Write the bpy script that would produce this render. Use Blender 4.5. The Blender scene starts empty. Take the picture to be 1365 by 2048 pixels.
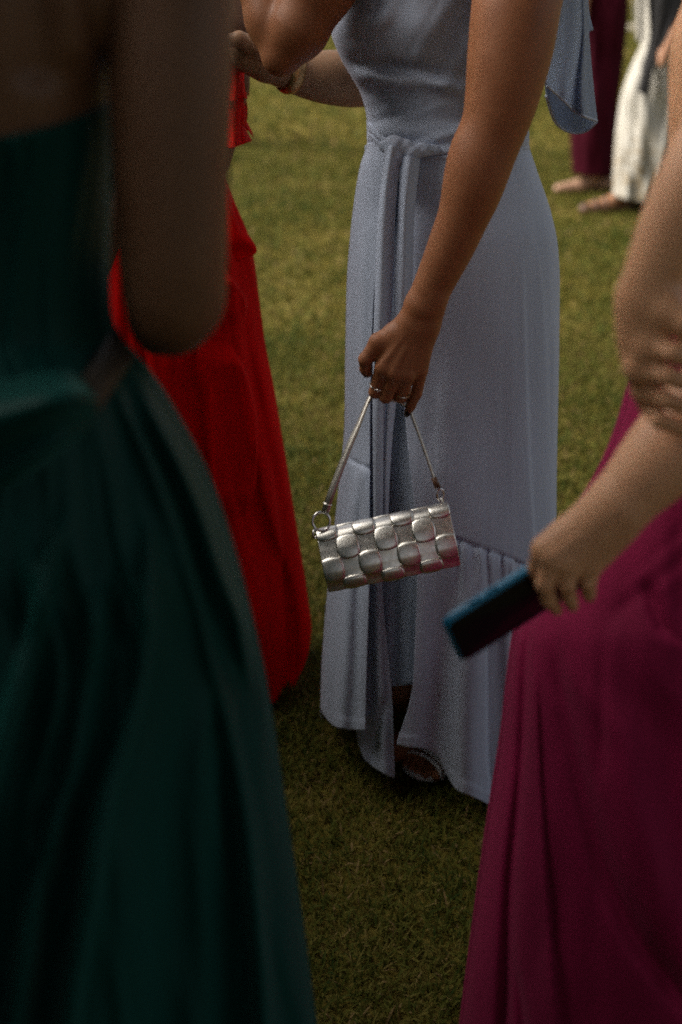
import bpy, math, random
import numpy as np
from mathutils import Vector, Matrix

rng = np.random.default_rng(7)
random.seed(7)
scene = bpy.context.scene
COL = scene.collection

# ------------------------------------------------------------------ camera
CAM_H = 1.41
FPX = 2844.4                     # 50 mm on a 24x36 frame, in photograph pixels (1365 x 2048)
PITCH = math.atan((1024 + 150) / FPX)
SP, CP = math.sin(PITCH), math.cos(PITCH)
cam = bpy.data.cameras.new("camera")
cam.sensor_fit = 'VERTICAL'
cam.sensor_height = 36.0
cam.sensor_width = 24.0
cam.lens = 50.0
cam.clip_start = 0.05
cam.clip_end = 900.0
cam.dof.use_dof = True
cam.dof.focus_distance = 2.14
cam.dof.aperture_fstop = 2.7
cam_o = bpy.data.objects.new("camera", cam)
cam_o.location = (0, 0, CAM_H)
cam_o.rotation_euler = (math.pi / 2 - PITCH, 0, 0)
COL.objects.link(cam_o)
scene.camera = cam_o

# ------------------------------------------------------------------ light
SUN_EL, SUN_AZ = math.radians(38), math.radians(-88)       # azimuth from +Y (beyond the guests), + to the right
world = bpy.data.worlds.new("World")
scene.world = world
world.use_nodes = True
wn = world.node_tree
bg = wn.nodes["Background"]
sky = wn.nodes.new("ShaderNodeTexSky")
sky.sky_type = 'NISHITA'
sky.sun_disc = False
sky.sun_elevation = SUN_EL
sky.sun_rotation = SUN_AZ
sky.air_density = 1.2
sky.dust_density = 4.0
sky.ozone_density = 1.0
hsv = wn.nodes.new("ShaderNodeHueSaturation")               # thin high cloud: a paler sky all round
hsv.inputs["Saturation"].default_value = 0.32
wn.links.new(sky.outputs[0], hsv.inputs["Color"])
wn.links.new(hsv.outputs[0], bg.inputs[0])
bg.inputs[1].default_value = 0.085
sun = bpy.data.lights.new("sun", 'SUN')
sun.energy = 2.2
sun.angle = math.radians(65)
sun.color = (1.0, 0.94, 0.83)
sun_o = bpy.data.objects.new("sun", sun)
d = Vector((math.sin(SUN_AZ) * math.cos(SUN_EL), math.cos(SUN_AZ) * math.cos(SUN_EL), math.sin(SUN_EL)))
sun_o.rotation_euler = (-d).to_track_quat('-Z', 'Y').to_euler()
sun_o.location = (0, 0, 12)
COL.objects.link(sun_o)
scene.view_settings.view_transform = 'Standard'
scene.view_settings.look = 'None'
scene.view_settings.gamma = 1.0
scene.view_settings.use_curve_mapping = False
scene.view_settings.exposure = 1.15
scene.cycles.max_bounces = 6
scene.cycles.use_denoising = False              # leave the fine grain of a dim exposure
scene.cycles.use_adaptive_sampling = False
scene.cycles.filter_width = 1.9

# ------------------------------------------------------------------ helpers
def P(x, y, Y):
    """photograph pixel + distance in front of the camera (metres along +Y) -> world point(s)"""
    x = np.asarray(x, float); y = np.asarray(y, float); Y = np.asarray(Y, float)
    u = (x - 682.5) / FPX
    v = -(y - 1024) / FPX
    dy = CP + v * SP
    dz = -SP + v * CP
    t = Y / dy
    return np.stack(np.broadcast_arrays(u * t, Y + 0 * t, CAM_H + dz * t), -1)

def mpp(y, Y):
    """metres per photograph pixel at that row and distance"""
    v = -(y - 1024) / FPX
    return Y / (CP + v * SP) / FPX

def ground(x, y):
    v = -(y - 1024) / FPX
    t = CAM_H / (SP - v * CP)
    return np.array([(x - 682.5) / FPX * t, (CP + v * SP) * t, 0.0])

def spl(pts):
    """smooth curve through (position, value) pairs"""
    if not isinstance(pts, (list, tuple)):
        c = float(pts)
        return lambda y: np.zeros_like(np.asarray(y, float)) + c
    p = sorted(pts)
    xs = np.array([q[0] for q in p], float); ys = np.array([q[1] for q in p], float)
    n = len(xs)
    if n == 1:
        return lambda y: np.zeros_like(np.asarray(y, float)) + ys[0]
    h = np.diff(xs); dl = np.diff(ys) / h
    m = np.zeros(n)
    m[0], m[-1] = dl[0], dl[-1]
    for i in range(1, n - 1):
        if dl[i - 1] * dl[i] > 0:
            w1, w2 = 2 * h[i] + h[i - 1], h[i] + 2 * h[i - 1]
            m[i] = (w1 + w2) / (w1 / dl[i - 1] + w2 / dl[i])
    def f(y):
        y = np.clip(np.asarray(y, float), xs[0], xs[-1])
        i = np.clip(np.searchsorted(xs, y) - 1, 0, n - 2)
        t = (y - xs[i]) / h[i]
        return ((1 + 2 * t) * (1 - t) ** 2 * ys[i] + t * (1 - t) ** 2 * h[i] * m[i]
                + t * t * (3 - 2 * t) * ys[i + 1] + t * t * (t - 1) * h[i] * m[i + 1])
    return f

def sstep(a, b, x):
    t = np.clip((x - a) / (b - a), 0, 1)
    return t * t * (3 - 2 * t)

_lat = rng.random((64, 64)) * 2 - 1
def vnoise(x, y):
    """smooth lattice noise, -1..1"""
    xi = np.floor(x).astype(int); yi = np.floor(y).astype(int)
    fx = x - xi; fy = y - yi
    fx = fx * fx * (3 - 2 * fx); fy = fy * fy * (3 - 2 * fy)
    g = lambda a, b: _lat[a % 64, b % 64]
    return ((g(xi, yi) * (1 - fx) + g(xi + 1, yi) * fx) * (1 - fy)
            + (g(xi, yi + 1) * (1 - fx) + g(xi + 1, yi + 1) * fx) * fy)

def make_mesh(name, verts, faces, mat, parent=None, smooth=True, thick=0.0, bevel=0.0, mats=None, mat_idx=None):
    """faces: int array (n,3) or (n,4), or a list of such arrays"""
    me = bpy.data.meshes.new(name)
    verts = np.asarray(verts, np.float32).reshape(-1, 3)
    if isinstance(faces, np.ndarray):
        faces = [faces]
    faces = [np.asarray(f, np.int32) for f in faces if len(f)]
    loops = np.concatenate([f.ravel() for f in faces])
    tot = np.concatenate([np.full(len(f), f.shape[1], np.int32) for f in faces])
    start = np.concatenate([[0], np.cumsum(tot)[:-1]]).astype(np.int32)
    me.vertices.add(len(verts)); me.vertices.foreach_set("co", verts.ravel())
    me.loops.add(len(loops)); me.loops.foreach_set("vertex_index", loops)
    me.polygons.add(len(tot)); me.polygons.foreach_set("loop_start", start)
    me.polygons.foreach_set("loop_total", tot)
    me.update(calc_edges=True)
    me.polygons.foreach_set("use_smooth", np.full(len(tot), smooth))
    for m in (mats or [mat]):
        me.materials.append(m)
    if mat_idx is not None:
        me.polygons.foreach_set("material_index", np.asarray(mat_idx, np.int32))
    me.validate()
    o = bpy.data.objects.new(name, me)
    COL.objects.link(o)
    if thick:
        s = o.modifiers.new("thickness", 'SOLIDIFY'); s.thickness = abs(thick); s.offset = 0.0 if thick > 0 else 1.0
    if bevel:
        b = o.modifiers.new("bevel", 'BEVEL'); b.width = bevel; b.segments = 3; b.limit_method = 'ANGLE'
    if parent is not None:
        attach(o, parent)
    return o

def attach(o, parent):
    o.parent = parent
    top = parent
    off = Vector((0, 0, 0))
    while top is not None:                       # world-space meshes under empties that are only translated
        off += top.location
        top = top.parent
    o.location = o.location - off

def thing(name, label, cat, loc, group=None):
    o = bpy.data.objects.new(name, None)
    COL.objects.link(o)
    o.location = loc
    o.empty_display_size = 0.1
    o["label"] = label; o["category"] = cat
    if group: o["group"] = group
    return o

def grid_faces(nu, nv, off=0, wrap=False):
    """grid of nv rows x nu columns"""
    i = np.arange(nv - 1)[:, None] * nu
    j = np.arange(nu if wrap else nu - 1)[None, :]
    j2 = (j + 1) % nu
    a = i + j; b = i + j2
    return (np.stack([a, b, b + nu, a + nu], -1).reshape(-1, 4) + off)

def join(parts):
    """[(verts, faces)] -> one vert array, list of faces"""
    V, F, n = [], [], 0
    for v, f in parts:
        v = np.asarray(v).reshape(-1, 3)
        V.append(v)
        for ff in (f if isinstance(f, list) else [f]):
            F.append(np.asarray(ff) + n)
        n += len(v)
    q = [f for f in F if f.shape[1] == 4]; t = [f for f in F if f.shape[1] == 3]
    out = []
    if q: out.append(np.concatenate(q))
    if t: out.append(np.concatenate(t))
    return np.concatenate(V), out

def frame(t, ref):
    t = t / (np.linalg.norm(t) + 1e-12)
    a = ref - t * np.dot(ref, t)
    a = a / (np.linalg.norm(a) + 1e-12)
    return t, a, np.cross(t, a)

def tube(path, radius, n=12, closed=False, caps=True, flat=1.0, ref=(0, 0, 1)):
    path = np.asarray(path, float); m = len(path)
    radius = np.broadcast_to(np.asarray(radius, float), (m,))
    ref = np.asarray(ref, float)
    V = []
    a_prev = None
    for i in range(m):
        if closed: t = path[(i + 1) % m] - path[i - 1]
        else: t = path[min(i + 1, m - 1)] - path[max(i - 1, 0)]
        t, a, b = frame(t, ref if a_prev is None else a_prev)
        a_prev = a
        th = np.arange(n) / n * 2 * np.pi
        V.append(path[i] + radius[i] * (np.cos(th)[:, None] * a * flat + np.sin(th)[:, None] * b))
    V = np.concatenate(V)
    if closed:
        i = np.arange(m)[:, None]; j = np.arange(n)[None]
        i2 = (i + 1) % m; j2 = (j + 1) % n
        F = [np.stack([i * n + j, i * n + j2, i2 * n + j2, i2 * n + j], -1).reshape(-1, 4)]
    else:
        F = [grid_faces(n, m, wrap=True)]
        if caps:
            V = np.concatenate([V, path[:1], path[-1:]])
            k = len(V) - 2
            j = np.arange(n); j2 = (j + 1) % n
            F.append(np.stack([j2, j, np.full(n, k)], -1))
            F.append(np.stack([j + (m - 1) * n, j2 + (m - 1) * n, np.full(n, k + 1)], -1))
    return V, F

def smooth_path(pts, n=40):
    pts = np.asarray(pts, float)
    d = np.concatenate([[0], np.cumsum(np.linalg.norm(np.diff(pts, axis=0), axis=1))])
    s = np.linspace(0, d[-1], n)
    p = np.concatenate([[2 * pts[0] - pts[1]], pts, [2 * pts[-1] - pts[-2]]])
    out = []
    for x in s:
        i = min(max(np.searchsorted(d, x) - 1, 0), len(pts) - 2)
        t = (x - d[i]) / (d[i + 1] - d[i] + 1e-12)
        p0, p1, p2, p3 = p[i], p[i + 1], p[i + 2], p[i + 3]
        out.append(0.5 * (2 * p1 + (p2 - p0) * t + (2 * p0 - 5 * p1 + 4 * p2 - p3) * t * t + (3 * p1 - p0 - 3 * p2 + p3) * t ** 3))
    return np.array(out)

# ------------------------------------------------------------------ smooth bodies (distance fields turned into one skin)
class Sculpt:
    def __init__(self): self.ops = []
    def cone(self, a, b, ra, rb=None, k=0.01, sub=False):
        rb = ra if rb is None else rb
        self.ops.append(('g', [(np.asarray(a, float), np.asarray(b, float), ra, rb)], 0.0, k, sub)); return self
    def chain(self, pts, radii, k=0.003, kin=0.004):
        pts = [np.asarray(p, float) for p in pts]
        self.ops.append(('g', [(pts[i], pts[i + 1], radii[i], radii[i + 1]) for i in range(len(pts) - 1)], kin, k, False)); return self
    def ell(self, c, r, k=0.01, sub=False, rot=None):
        self.ops.append(('e', np.asarray(c, float), np.asarray(r, float), k, sub, rot)); return self
    def bounds(self):
        lo, hi = np.full(3, 1e9), np.full(3, -1e9)
        for o in self.ops:
            l, h = self._bb(o)
            if not (o[4]):
                lo = np.minimum(lo, l); hi = np.maximum(hi, h)
        return lo, hi
    def _bb(self, o):
        if o[0] == 'g':
            pts = np.array([p for s in o[1] for p in (s[0] - max(s[2], s[3]), s[0] + max(s[2], s[3]), s[1] - max(s[2], s[3]), s[1] + max(s[2], s[3]))])
            return pts.min(0), pts.max(0)
        r = np.full(3, o[2].max()) if o[5] is not None else o[2]
        return o[1] - r, o[1] + r
    def build(self, h):
        lo, hi = self.bounds()
        lo = lo - 4 * h; hi = hi + 4 * h
        n = np.ceil((hi - lo) / h).astype(int) + 1
        D = np.full(n, 0.08, np.float32)
        ax = [lo[i] + np.arange(n[i]) * h for i in range(3)]
        for o in self.ops:
            k = max(o[3], 1e-5); sub = o[4]
            l, u = self._bb(o)
            pad = 2 * k + 3 * h
            i0 = np.clip(np.floor((l - pad - lo) / h).astype(int), 0, n); i1 = np.clip(np.ceil((u + pad - lo) / h).astype(int) + 1, 0, n)
            if np.any(i1 <= i0): continue
            sl = tuple(slice(a, b) for a, b in zip(i0, i1))
            X = ax[0][sl[0]][:, None, None]; Y = ax[1][sl[1]][None, :, None]; Z = ax[2][sl[2]][None, None, :]
            if o[0] == 'g':
                d = None
                shp = (X.shape[0], Y.shape[1], Z.shape[2])
                if o[2] < 0:                                   # long limb: each segment only near itself
                    d = np.full(shp, 0.08, np.float32)
                    for a, b, ra, rb in o[1]:
                        m_ = max(ra, rb) + 0.014
                        w = []
                        for ax_, g_ in ((0, X[:, 0, 0]), (1, Y[0, :, 0]), (2, Z[0, 0, :])):
                            s0_ = np.searchsorted(g_, min(a[ax_], b[ax_]) - m_); s1_ = np.searchsorted(g_, max(a[ax_], b[ax_]) + m_)
                            w.append(slice(s0_, s1_))
                        ba = b - a; bb = max(ba @ ba, 1e-12)
                        px, py, pz = X[w[0]] - a[0], Y[:, w[1]] - a[1], Z[:, :, w[2]] - a[2]
                        t = np.clip((px * ba[0] + py * ba[1] + pz * ba[2]) / bb, 0, 1)
                        e = np.sqrt((px - ba[0] * t) ** 2 + (py - ba[1] * t) ** 2 + (pz - ba[2] * t) ** 2) - (ra + (rb - ra) * t)
                        d[tuple(w)] = np.minimum(d[tuple(w)], e)
                for a, b, ra, rb in (o[1] if o[2] >= 0 else ()):
                    ba = b - a; bb = max(ba @ ba, 1e-12)
                    px, py, pz = X - a[0], Y - a[1], Z - a[2]
                    t = np.clip((px * ba[0] + py * ba[1] + pz * ba[2]) / bb, 0, 1)
                    e = np.sqrt((px - ba[0] * t) ** 2 + (py - ba[1] * t) ** 2 + (pz - ba[2] * t) ** 2) - (ra + (rb - ra) * t)
                    if d is None: d = e
                    elif o[2] > 0:
                        hh = np.maximum(o[2] - np.abs(d - e), 0) / o[2]
                        d = np.minimum(d, e) - hh * hh * o[2] * 0.25
                    else: d = np.minimum(d, e)
            else:
                px, py, pz = X - o[1][0], Y - o[1][1], Z - o[1][2]
                if o[5] is not None:
                    R = o[5]                                   # rows = local axes
                    px, py, pz = (R[i][0] * px + R[i][1] * py + R[i][2] * pz for i in range(3))
                r = o[2]
                k0 = np.sqrt((px / r[0]) ** 2 + (py / r[1]) ** 2 + (pz / r[2]) ** 2)
                k1 = np.sqrt((px / r[0] ** 2) ** 2 + (py / r[1] ** 2) ** 2 + (pz / r[2] ** 2) ** 2) + 1e-9
                d = k0 * (k0 - 1) / k1
            c = D[sl]
            if sub:
                d = -d
                hh = np.maximum(k - np.abs(c - d), 0) / k
                D[sl] = np.maximum(c, d) + hh * hh * k * 0.25
            else:
                hh = np.maximum(k - np.abs(c - d), 0) / k
                D[sl] = np.minimum(c, d) - hh * hh * k * 0.25
        V, F = relax(*surface_nets(D, lo, h))
        return settle(V, D, lo, h), F

def settle(V, D, lo, h, it=3):
    """bring the points back onto the true surface"""
    def val(Q):
        g = (Q - lo) / h
        i = np.clip(np.floor(g).astype(int), 0, np.array(D.shape) - 2); f = g - i
        x, y, z = i.T; a, b, c = f.T
        out = 0
        for dx in (0, 1):
            for dy in (0, 1):
                for dz in (0, 1):
                    out = out + D[x + dx, y + dy, z + dz] * (a if dx else 1 - a) * (b if dy else 1 - b) * (c if dz else 1 - c)
        return out
    for _ in range(it):
        g = np.stack([val(V + e) - val(V - e) for e in np.eye(3) * h], -1)
        g /= np.maximum(np.linalg.norm(g, axis=1), 1e-9)[:, None]
        V = V - np.clip(val(V), -h, h)[:, None] * g
    return V

def relax(V, F, it=4):
    """even out the skin: a few rounds of smoothing without shrinking"""
    E = np.concatenate([F[:, [0, 1]], F[:, [1, 2]], F[:, [2, 3]], F[:, [3, 0]]])
    n = len(V)
    deg = np.bincount(E[:, 0], minlength=n) + np.bincount(E[:, 1], minlength=n)
    for i in range(it * 2):
        S = np.stack([np.bincount(E[:, 0], V[E[:, 1], k], n) + np.bincount(E[:, 1], V[E[:, 0], k], n) for k in range(3)], -1)
        L = S / np.maximum(deg, 1)[:, None] - V
        V = V + (0.5 if i % 2 == 0 else -0.45) * L
    return V, F

def surface_nets(D, lo, h):
    s = D < 0
    c = np.zeros(tuple(np.array(D.shape) - 1), np.int8)
    for a in (0, 1):
        for b in (0, 1):
            for e in (0, 1):
                c += s[a:a + c.shape[0], b:b + c.shape[1], e:e + c.shape[2]]
    I = np.argwhere((c > 0) & (c < 8))
    idx = np.full(c.shape, -1, np.int32); idx[I[:, 0], I[:, 1], I[:, 2]] = np.arange(len(I))
    acc = np.zeros((len(I), 3)); cnt = np.zeros(len(I))
    cor = np.array([[a, b, e] for a in (0, 1) for b in (0, 1) for e in (0, 1)])
    for p in range(8):
        for q in range(p + 1, 8):
            if np.abs(cor[p] - cor[q]).sum() != 1: continue
            d0 = D[tuple((I + cor[p]).T)]; d1 = D[tuple((I + cor[q]).T)]
            m = (d0 < 0) != (d1 < 0)
            t = np.where(m, d0 / np.where(m, d0 - d1, 1), 0)
            acc += m[:, None] * (cor[p] + t[:, None] * (cor[q] - cor[p])); cnt += m
    V = lo + (I + acc / cnt[:, None]) * h
    F = []
    for ax in range(3):
        o1, o2 = [i for i in range(3) if i != ax]
        a = [slice(None)] * 3; b = [slice(None)] * 3
        a[ax] = slice(0, -1); b[ax] = slice(1, None)
        sa, sb = s[tuple(a)], s[tuple(b)]
        E = np.argwhere(sa != sb)
        ok = (E[:, o1] > 0) & (E[:, o2] > 0) & (E[:, o1] < D.shape[o1] - 1) & (E[:, o2] < D.shape[o2] - 1)
        E = E[ok]
        def cell(x1, x2):
            q = E.copy(); q[:, o1] += x1; q[:, o2] += x2
            return idx[tuple(q.T)]
        f = np.stack([cell(-1, -1), cell(0, -1), cell(0, 0), cell(-1, 0)], -1)
        inside = sa[tuple(E.T)]
        flip = inside if ax != 1 else ~inside
        f[~flip] = f[~flip][:, ::-1]
        F.append(f)
    return V, np.concatenate(F)

def limb(S, L, k=0.012, n=22):
    """one tapering limb through (x, y, Y, radius) rows"""
    q = smooth_path([np.append(P(*l[:3]), l[3]) for l in L], n * 4)
    S.ops.append(('g', [(p[:3], s[:3], p[3], s[3]) for p, s in zip(q[:-1], q[1:])], -1.0, k, False))

# ------------------------------------------------------------------ materials
def new_mat(name):
    m = bpy.data.materials.new(name); m.use_nodes = True
    nt = m.node_tree
    return m, nt, nt.nodes["Principled BSDF"]

def node(nt, kind, **kw):
    n = nt.nodes.new(kind)
    for k, v in kw.items():
        if k.startswith('i_'):
            key = k[2:]
            n.inputs[int(key) if key.isdigit() else key.replace('_', ' ')].default_value = v
        else: setattr(n, k, v)
    return n

def noise(nt, scale, detail=3.0, rough=0.5, stretch=None, vec=None):
    tc = node(nt, "ShaderNodeNewGeometry").outputs["Position"] if vec is None else vec
    if stretch:
        mp = node(nt, "ShaderNodeMapping"); mp.inputs["Scale"].default_value = stretch
        nt.links.new(tc, mp.inputs[0]); tc = mp.outputs[0]
    n = node(nt, "ShaderNodeTexNoise")
    n.inputs["Scale"].default_value = scale; n.inputs["Detail"].default_value = detail; n.inputs["Roughness"].default_value = rough
    nt.links.new(tc, n.inputs["Vector"])
    return n.outputs["Fac"]

def ramp(nt, fac, stops):
    r = node(nt, "ShaderNodeValToRGB")
    e = r.color_ramp.elements
    e[0].position, e[0].color = stops[0][0], (*stops[0][1], 1)
    e[1].position, e[1].color = stops[-1][0], (*stops[-1][1], 1)
    for p, c in stops[1:-1]:
        q = e.new(p); q.color = (*c, 1)
    nt.links.new(fac, r.inputs[0])
    return r.outputs[0]

def bump(nt, bsdf, height, strength, dist):
    b = node(nt, "ShaderNodeBump"); b.inputs["Strength"].default_value = strength; b.inputs["Distance"].default_value = dist
    nt.links.new(height, b.inputs["Height"]); nt.links.new(b.outputs[0], bsdf.inputs["Normal"])
    return b

def fabric(name, col, rough=0.75, sheen=0.25, var=0.12, spec=0.25, sheen_tint=(1, 1, 1), thin=0.0, wrinkle=0.25):
    m, nt, b = new_mat(name)
    c = np.array(col)
    f = noise(nt, 420, 2, 0.7)                               # thread-level mottling
    g = noise(nt, 9, 3, 0.5, (1, 1, 0.25))
    mx = node(nt, "ShaderNodeMath", operation='MULTIPLY_ADD'); nt.links.new(f, mx.inputs[0]); mx.inputs[1].default_value = 0.7
    nt.links.new(g, mx.inputs[2])
    colr = ramp(nt, mx.outputs[0], [(0.6, tuple(c * (1 - var))), (1.0, tuple(np.minimum(c * (1 + var), 0.95)))])
    nt.links.new(colr, b.inputs["Base Color"])
    b.inputs["Roughness"].default_value = rough
    b.inputs["Specular IOR Level"].default_value = spec
    b.inputs["Sheen Weight"].default_value = sheen
    b.inputs["Sheen Roughness"].default_value = 0.4
    b.inputs["Sheen Tint"].default_value = (*sheen_tint, 1)
    w = noise(nt, 14, 3, 0.55, (1, 1, 0.3))
    add = node(nt, "ShaderNodeMath", operation='MULTIPLY_ADD'); nt.links.new(f, add.inputs[0]); add.inputs[1].default_value = 0.04
    nt.links.new(w, add.inputs[2])
    bump(nt, b, add.outputs[0], wrinkle, 0.012)
    if thin > 0:
        out = nt.nodes["Material Output"]
        tr = node(nt, "ShaderNodeBsdfTranslucent"); nt.links.new(colr, tr.inputs[0])
        ms = node(nt, "ShaderNodeMixShader"); ms.inputs[0].default_value = thin
        nt.links.new(b.outputs[0], ms.inputs[1]); nt.links.new(tr.outputs[0], ms.inputs[2])
        nt.links.new(ms.outputs[0], out.inputs[0])
    return m

def skin(name, col, red=0.0, rough=0.5):
    m, nt, b = new_mat(name)
    c = np.array(col)
    f = noise(nt, 34, 5, 0.65); g = noise(nt, 420, 3, 0.7)
    mx = node(nt, "ShaderNodeMath", operation='MULTIPLY_ADD'); nt.links.new(g, mx.inputs[0]); mx.inputs[1].default_value = 0.5
    nt.links.new(f, mx.inputs[2])
    colr = ramp(nt, mx.outputs[0], [(0.45, tuple(c * np.array([0.84, 0.76, 0.72]))), (0.75, tuple(c)), (1.0, tuple(c * np.array([1.12, 1.12, 1.12])))])
    nt.links.new(colr, b.inputs["Base Color"])
    b.inputs["Roughness"].default_value = rough
    b.inputs["Specular IOR Level"].default_value = 0.35
    b.inputs["Subsurface Weight"].default_value = 0.12
    b.inputs["Subsurface Radius"].default_value = (1.0, 0.35, 0.2)
    b.inputs["Subsurface Scale"].default_value = 0.006
    rr = node(nt, "ShaderNodeMapRange"); nt.links.new(f, rr.inputs[0]); rr.inputs[3].default_value = rough - 0.12; rr.inputs[4].default_value = rough + 0.18
    nt.links.new(rr.outputs[0], b.inputs["Roughness"])
    bump(nt, b, g, 0.22, 0.0015)
    return m

def metal(name, col, rough=0.25):
    m, nt, b = new_mat(name)
    b.inputs["Base Color"].default_value = (*col, 1)
    b.inputs["Metallic"].default_value = 1.0
    f = noise(nt, 160, 3, 0.6)
    mr = node(nt, "ShaderNodeMapRange"); nt.links.new(f, mr.inputs[0])
    mr.inputs[3].default_value = rough * 0.75; mr.inputs[4].default_value = rough * 1.35
    nt.links.new(mr.outputs[0], b.inputs["Roughness"])
    bump(nt, b, f, 0.06, 0.001)
    return m

def plain(name, col, rough=0.5, spec=0.5):
    m, nt, b = new_mat(name)
    c = np.array(col)
    f = noise(nt, 90, 3, 0.6)
    nt.links.new(ramp(nt, f, [(0.3, tuple(c * 0.88)), (0.7, tuple(np.minimum(c * 1.12, 1)))]), b.inputs["Base Color"])
    b.inputs["Roughness"].default_value = rough; b.inputs["Specular IOR Level"].default_value = spec
    return m

M = {}
M['blue'] = fabric('dusty_blue_crepe', (0.42, 0.47, 0.59), 0.72, 0.15, sheen_tint=(0.95, 0.85, 0.95), thin=0.06)
M['blue_thin'] = fabric('sheer_blue_chiffon', (0.45, 0.51, 0.62), 0.7, 0.25, thin=0.55)
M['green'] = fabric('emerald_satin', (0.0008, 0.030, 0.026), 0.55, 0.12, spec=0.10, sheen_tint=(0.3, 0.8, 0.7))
M['magenta'] = fabric('magenta_crepe', (0.185, 0.005, 0.040), 0.75, 0.06, sheen_tint=(1, 0.4, 0.6), spec=0.15)
M['red'] = fabric('scarlet_chiffon', (0.80, 0.005, 0.004), 0.8, 0.04, sheen_tint=(1, 0.4, 0.3), thin=0.4, spec=0.1)
M['maroon'] = fabric('dark_maroon_fabric', (0.036, 0.003, 0.008), 0.85, 0.0, spec=0.05)
M['white'] = fabric('white_cotton', (0.42, 0.395, 0.345), 0.8, 0.05)
M['lace'] = fabric('white_embroidered_cotton', (0.42, 0.395, 0.345), 0.8, 0.05)
def embroider(m):                                            # tan embroidery in a band above the hem
    nt = m.node_tree; b = nt.nodes["Principled BSDF"]
    src = b.inputs["Base Color"].links[0].from_socket
    z = node(nt, "ShaderNodeSeparateXYZ"); nt.links.new(node(nt, "ShaderNodeNewGeometry").outputs["Position"], z.inputs[0])
    mr = node(nt, "ShaderNodeMapRange"); nt.links.new(z.outputs[2], mr.inputs[0])
    mr.inputs[1].default_value = 0.50; mr.inputs[2].default_value = 0.22; mr.inputs[3].default_value = 0; mr.inputs[4].default_value = 1
    n = noise(nt, 26, 3, 0.6)
    st = node(nt, "ShaderNodeMapRange"); nt.links.new(n, st.inputs[0]); st.inputs[1].default_value = 0.47; st.inputs[2].default_value = 0.60
    mu = node(nt, "ShaderNodeMath", operation='MULTIPLY'); nt.links.new(mr.outputs[0], mu.inputs[0]); nt.links.new(st.outputs[0], mu.inputs[1])
    mx = node(nt, "ShaderNodeMix", data_type='RGBA'); nt.links.new(mu.outputs[0], mx.inputs[0]); nt.links.new(src, mx.inputs[6]); mx.inputs[7].default_value = (0.26, 0.19, 0.10, 1)
    nt.links.new(mx.outputs[2], b.inputs["Base Color"])
embroider(M['lace'])
M['grey'] = fabric('charcoal_sheer_shawl', (0.035, 0.033, 0.034), 0.8, 0.1, thin=0.1)
M['rose'] = fabric('dusty_rose_fabric', (0.28, 0.14, 0.14), 0.75, 0.2)
M['royal'] = fabric('royal_blue_fabric', (0.012, 0.055, 0.19), 0.7, 0.1)
M['brownfab'] = fabric('brown_fabric', (0.05, 0.028, 0.018), 0.8, 0.1)
M['taupe'] = fabric('taupe_satin', (0.035, 0.026, 0.018), 0.6, 0.05)
M['skin_tan'] = skin('tanned_skin', (0.27, 0.105, 0.045))
M['skin_brown'] = skin('brown_skin', (0.13, 0.062, 0.032))
M['skin_fair'] = skin('fair_skin', (0.55, 0.285, 0.155))
M['skin_olive'] = skin('olive_skin', (0.34, 0.19, 0.105))
M['skin_bg'] = skin('far_guest_skin', (0.36, 0.18, 0.10))  # even skin tone of the guests further back
M['hair'] = plain('dark_hair', (0.02, 0.012, 0.008), 0.45, 0.4)
M['silver'] = metal('silver_leather', (0.78, 0.75, 0.70), 0.36)
M['pewter'] = metal('pewter_leather', (0.52, 0.49, 0.44), 0.45)
M['steel'] = metal('polished_steel', (0.62, 0.60, 0.58), 0.16)
M['gold'] = metal('worn_gold', (0.55, 0.36, 0.17), 0.42)
M['nail'] = plain('dark_nail_polish', (0.012, 0.006, 0.010), 0.2, 0.6)
M['case_blue'] = plain('blue_phone_case', (0.003, 0.14, 0.27), 0.45, 0.5)
M['screen'] = plain('black_glass', (0.005, 0.005, 0.008), 0.22, 0.25)
M['nude'] = plain('nude_leather', (0.40, 0.23, 0.15), 0.5, 0.4)
M['tanleather'] = plain('tan_leather', (0.10, 0.045, 0.022), 0.5, 0.4)
M['silverstrap'] = plain('silver_strap', (0.62, 0.62, 0.63), 0.3, 0.9)
# ------------------------------------------------------------------ the lawn
def lawn_material():
    m, nt, b = new_mat('lawn')
    a = noise(nt, 0.8, 4, 0.6, (1, 1.4, 1)); f = noise(nt, 7, 5, 0.65); h = noise(nt, 90, 4, 0.7)
    s = node(nt, "ShaderNodeMath", operation='MULTIPLY_ADD'); nt.links.new(f, s.inputs[0]); s.inputs[1].default_value = 0.45; ah = node(nt, "ShaderNodeMath", operation='MULTIPLY'); ah.inputs[1].default_value = 0.5; nt.links.new(a, ah.inputs[0]); nt.links.new(ah.outputs[0], s.inputs[2])
    s2 = node(nt, "ShaderNodeMath", operation='MULTIPLY_ADD'); nt.links.new(h, s2.inputs[0]); s2.inputs[1].default_value = 0.5; nt.links.new(s.outputs[0], s2.inputs[2])
    c = ramp(nt, s2.outputs[0], [(0.52, (0.120, 0.099, 0.018)), (0.71, (0.178, 0.138, 0.028)), (0.88, (0.215, 0.165, 0.044))])
    nt.links.new(c, b.inputs["Base Color"])
    b.inputs["Roughness"].default_value = 0.9; b.inputs["Specular IOR Level"].default_value = 0.03
    bump(nt, b, h, 0.8, 0.03)
    return m
M['lawn'] = lawn_material()

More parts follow.
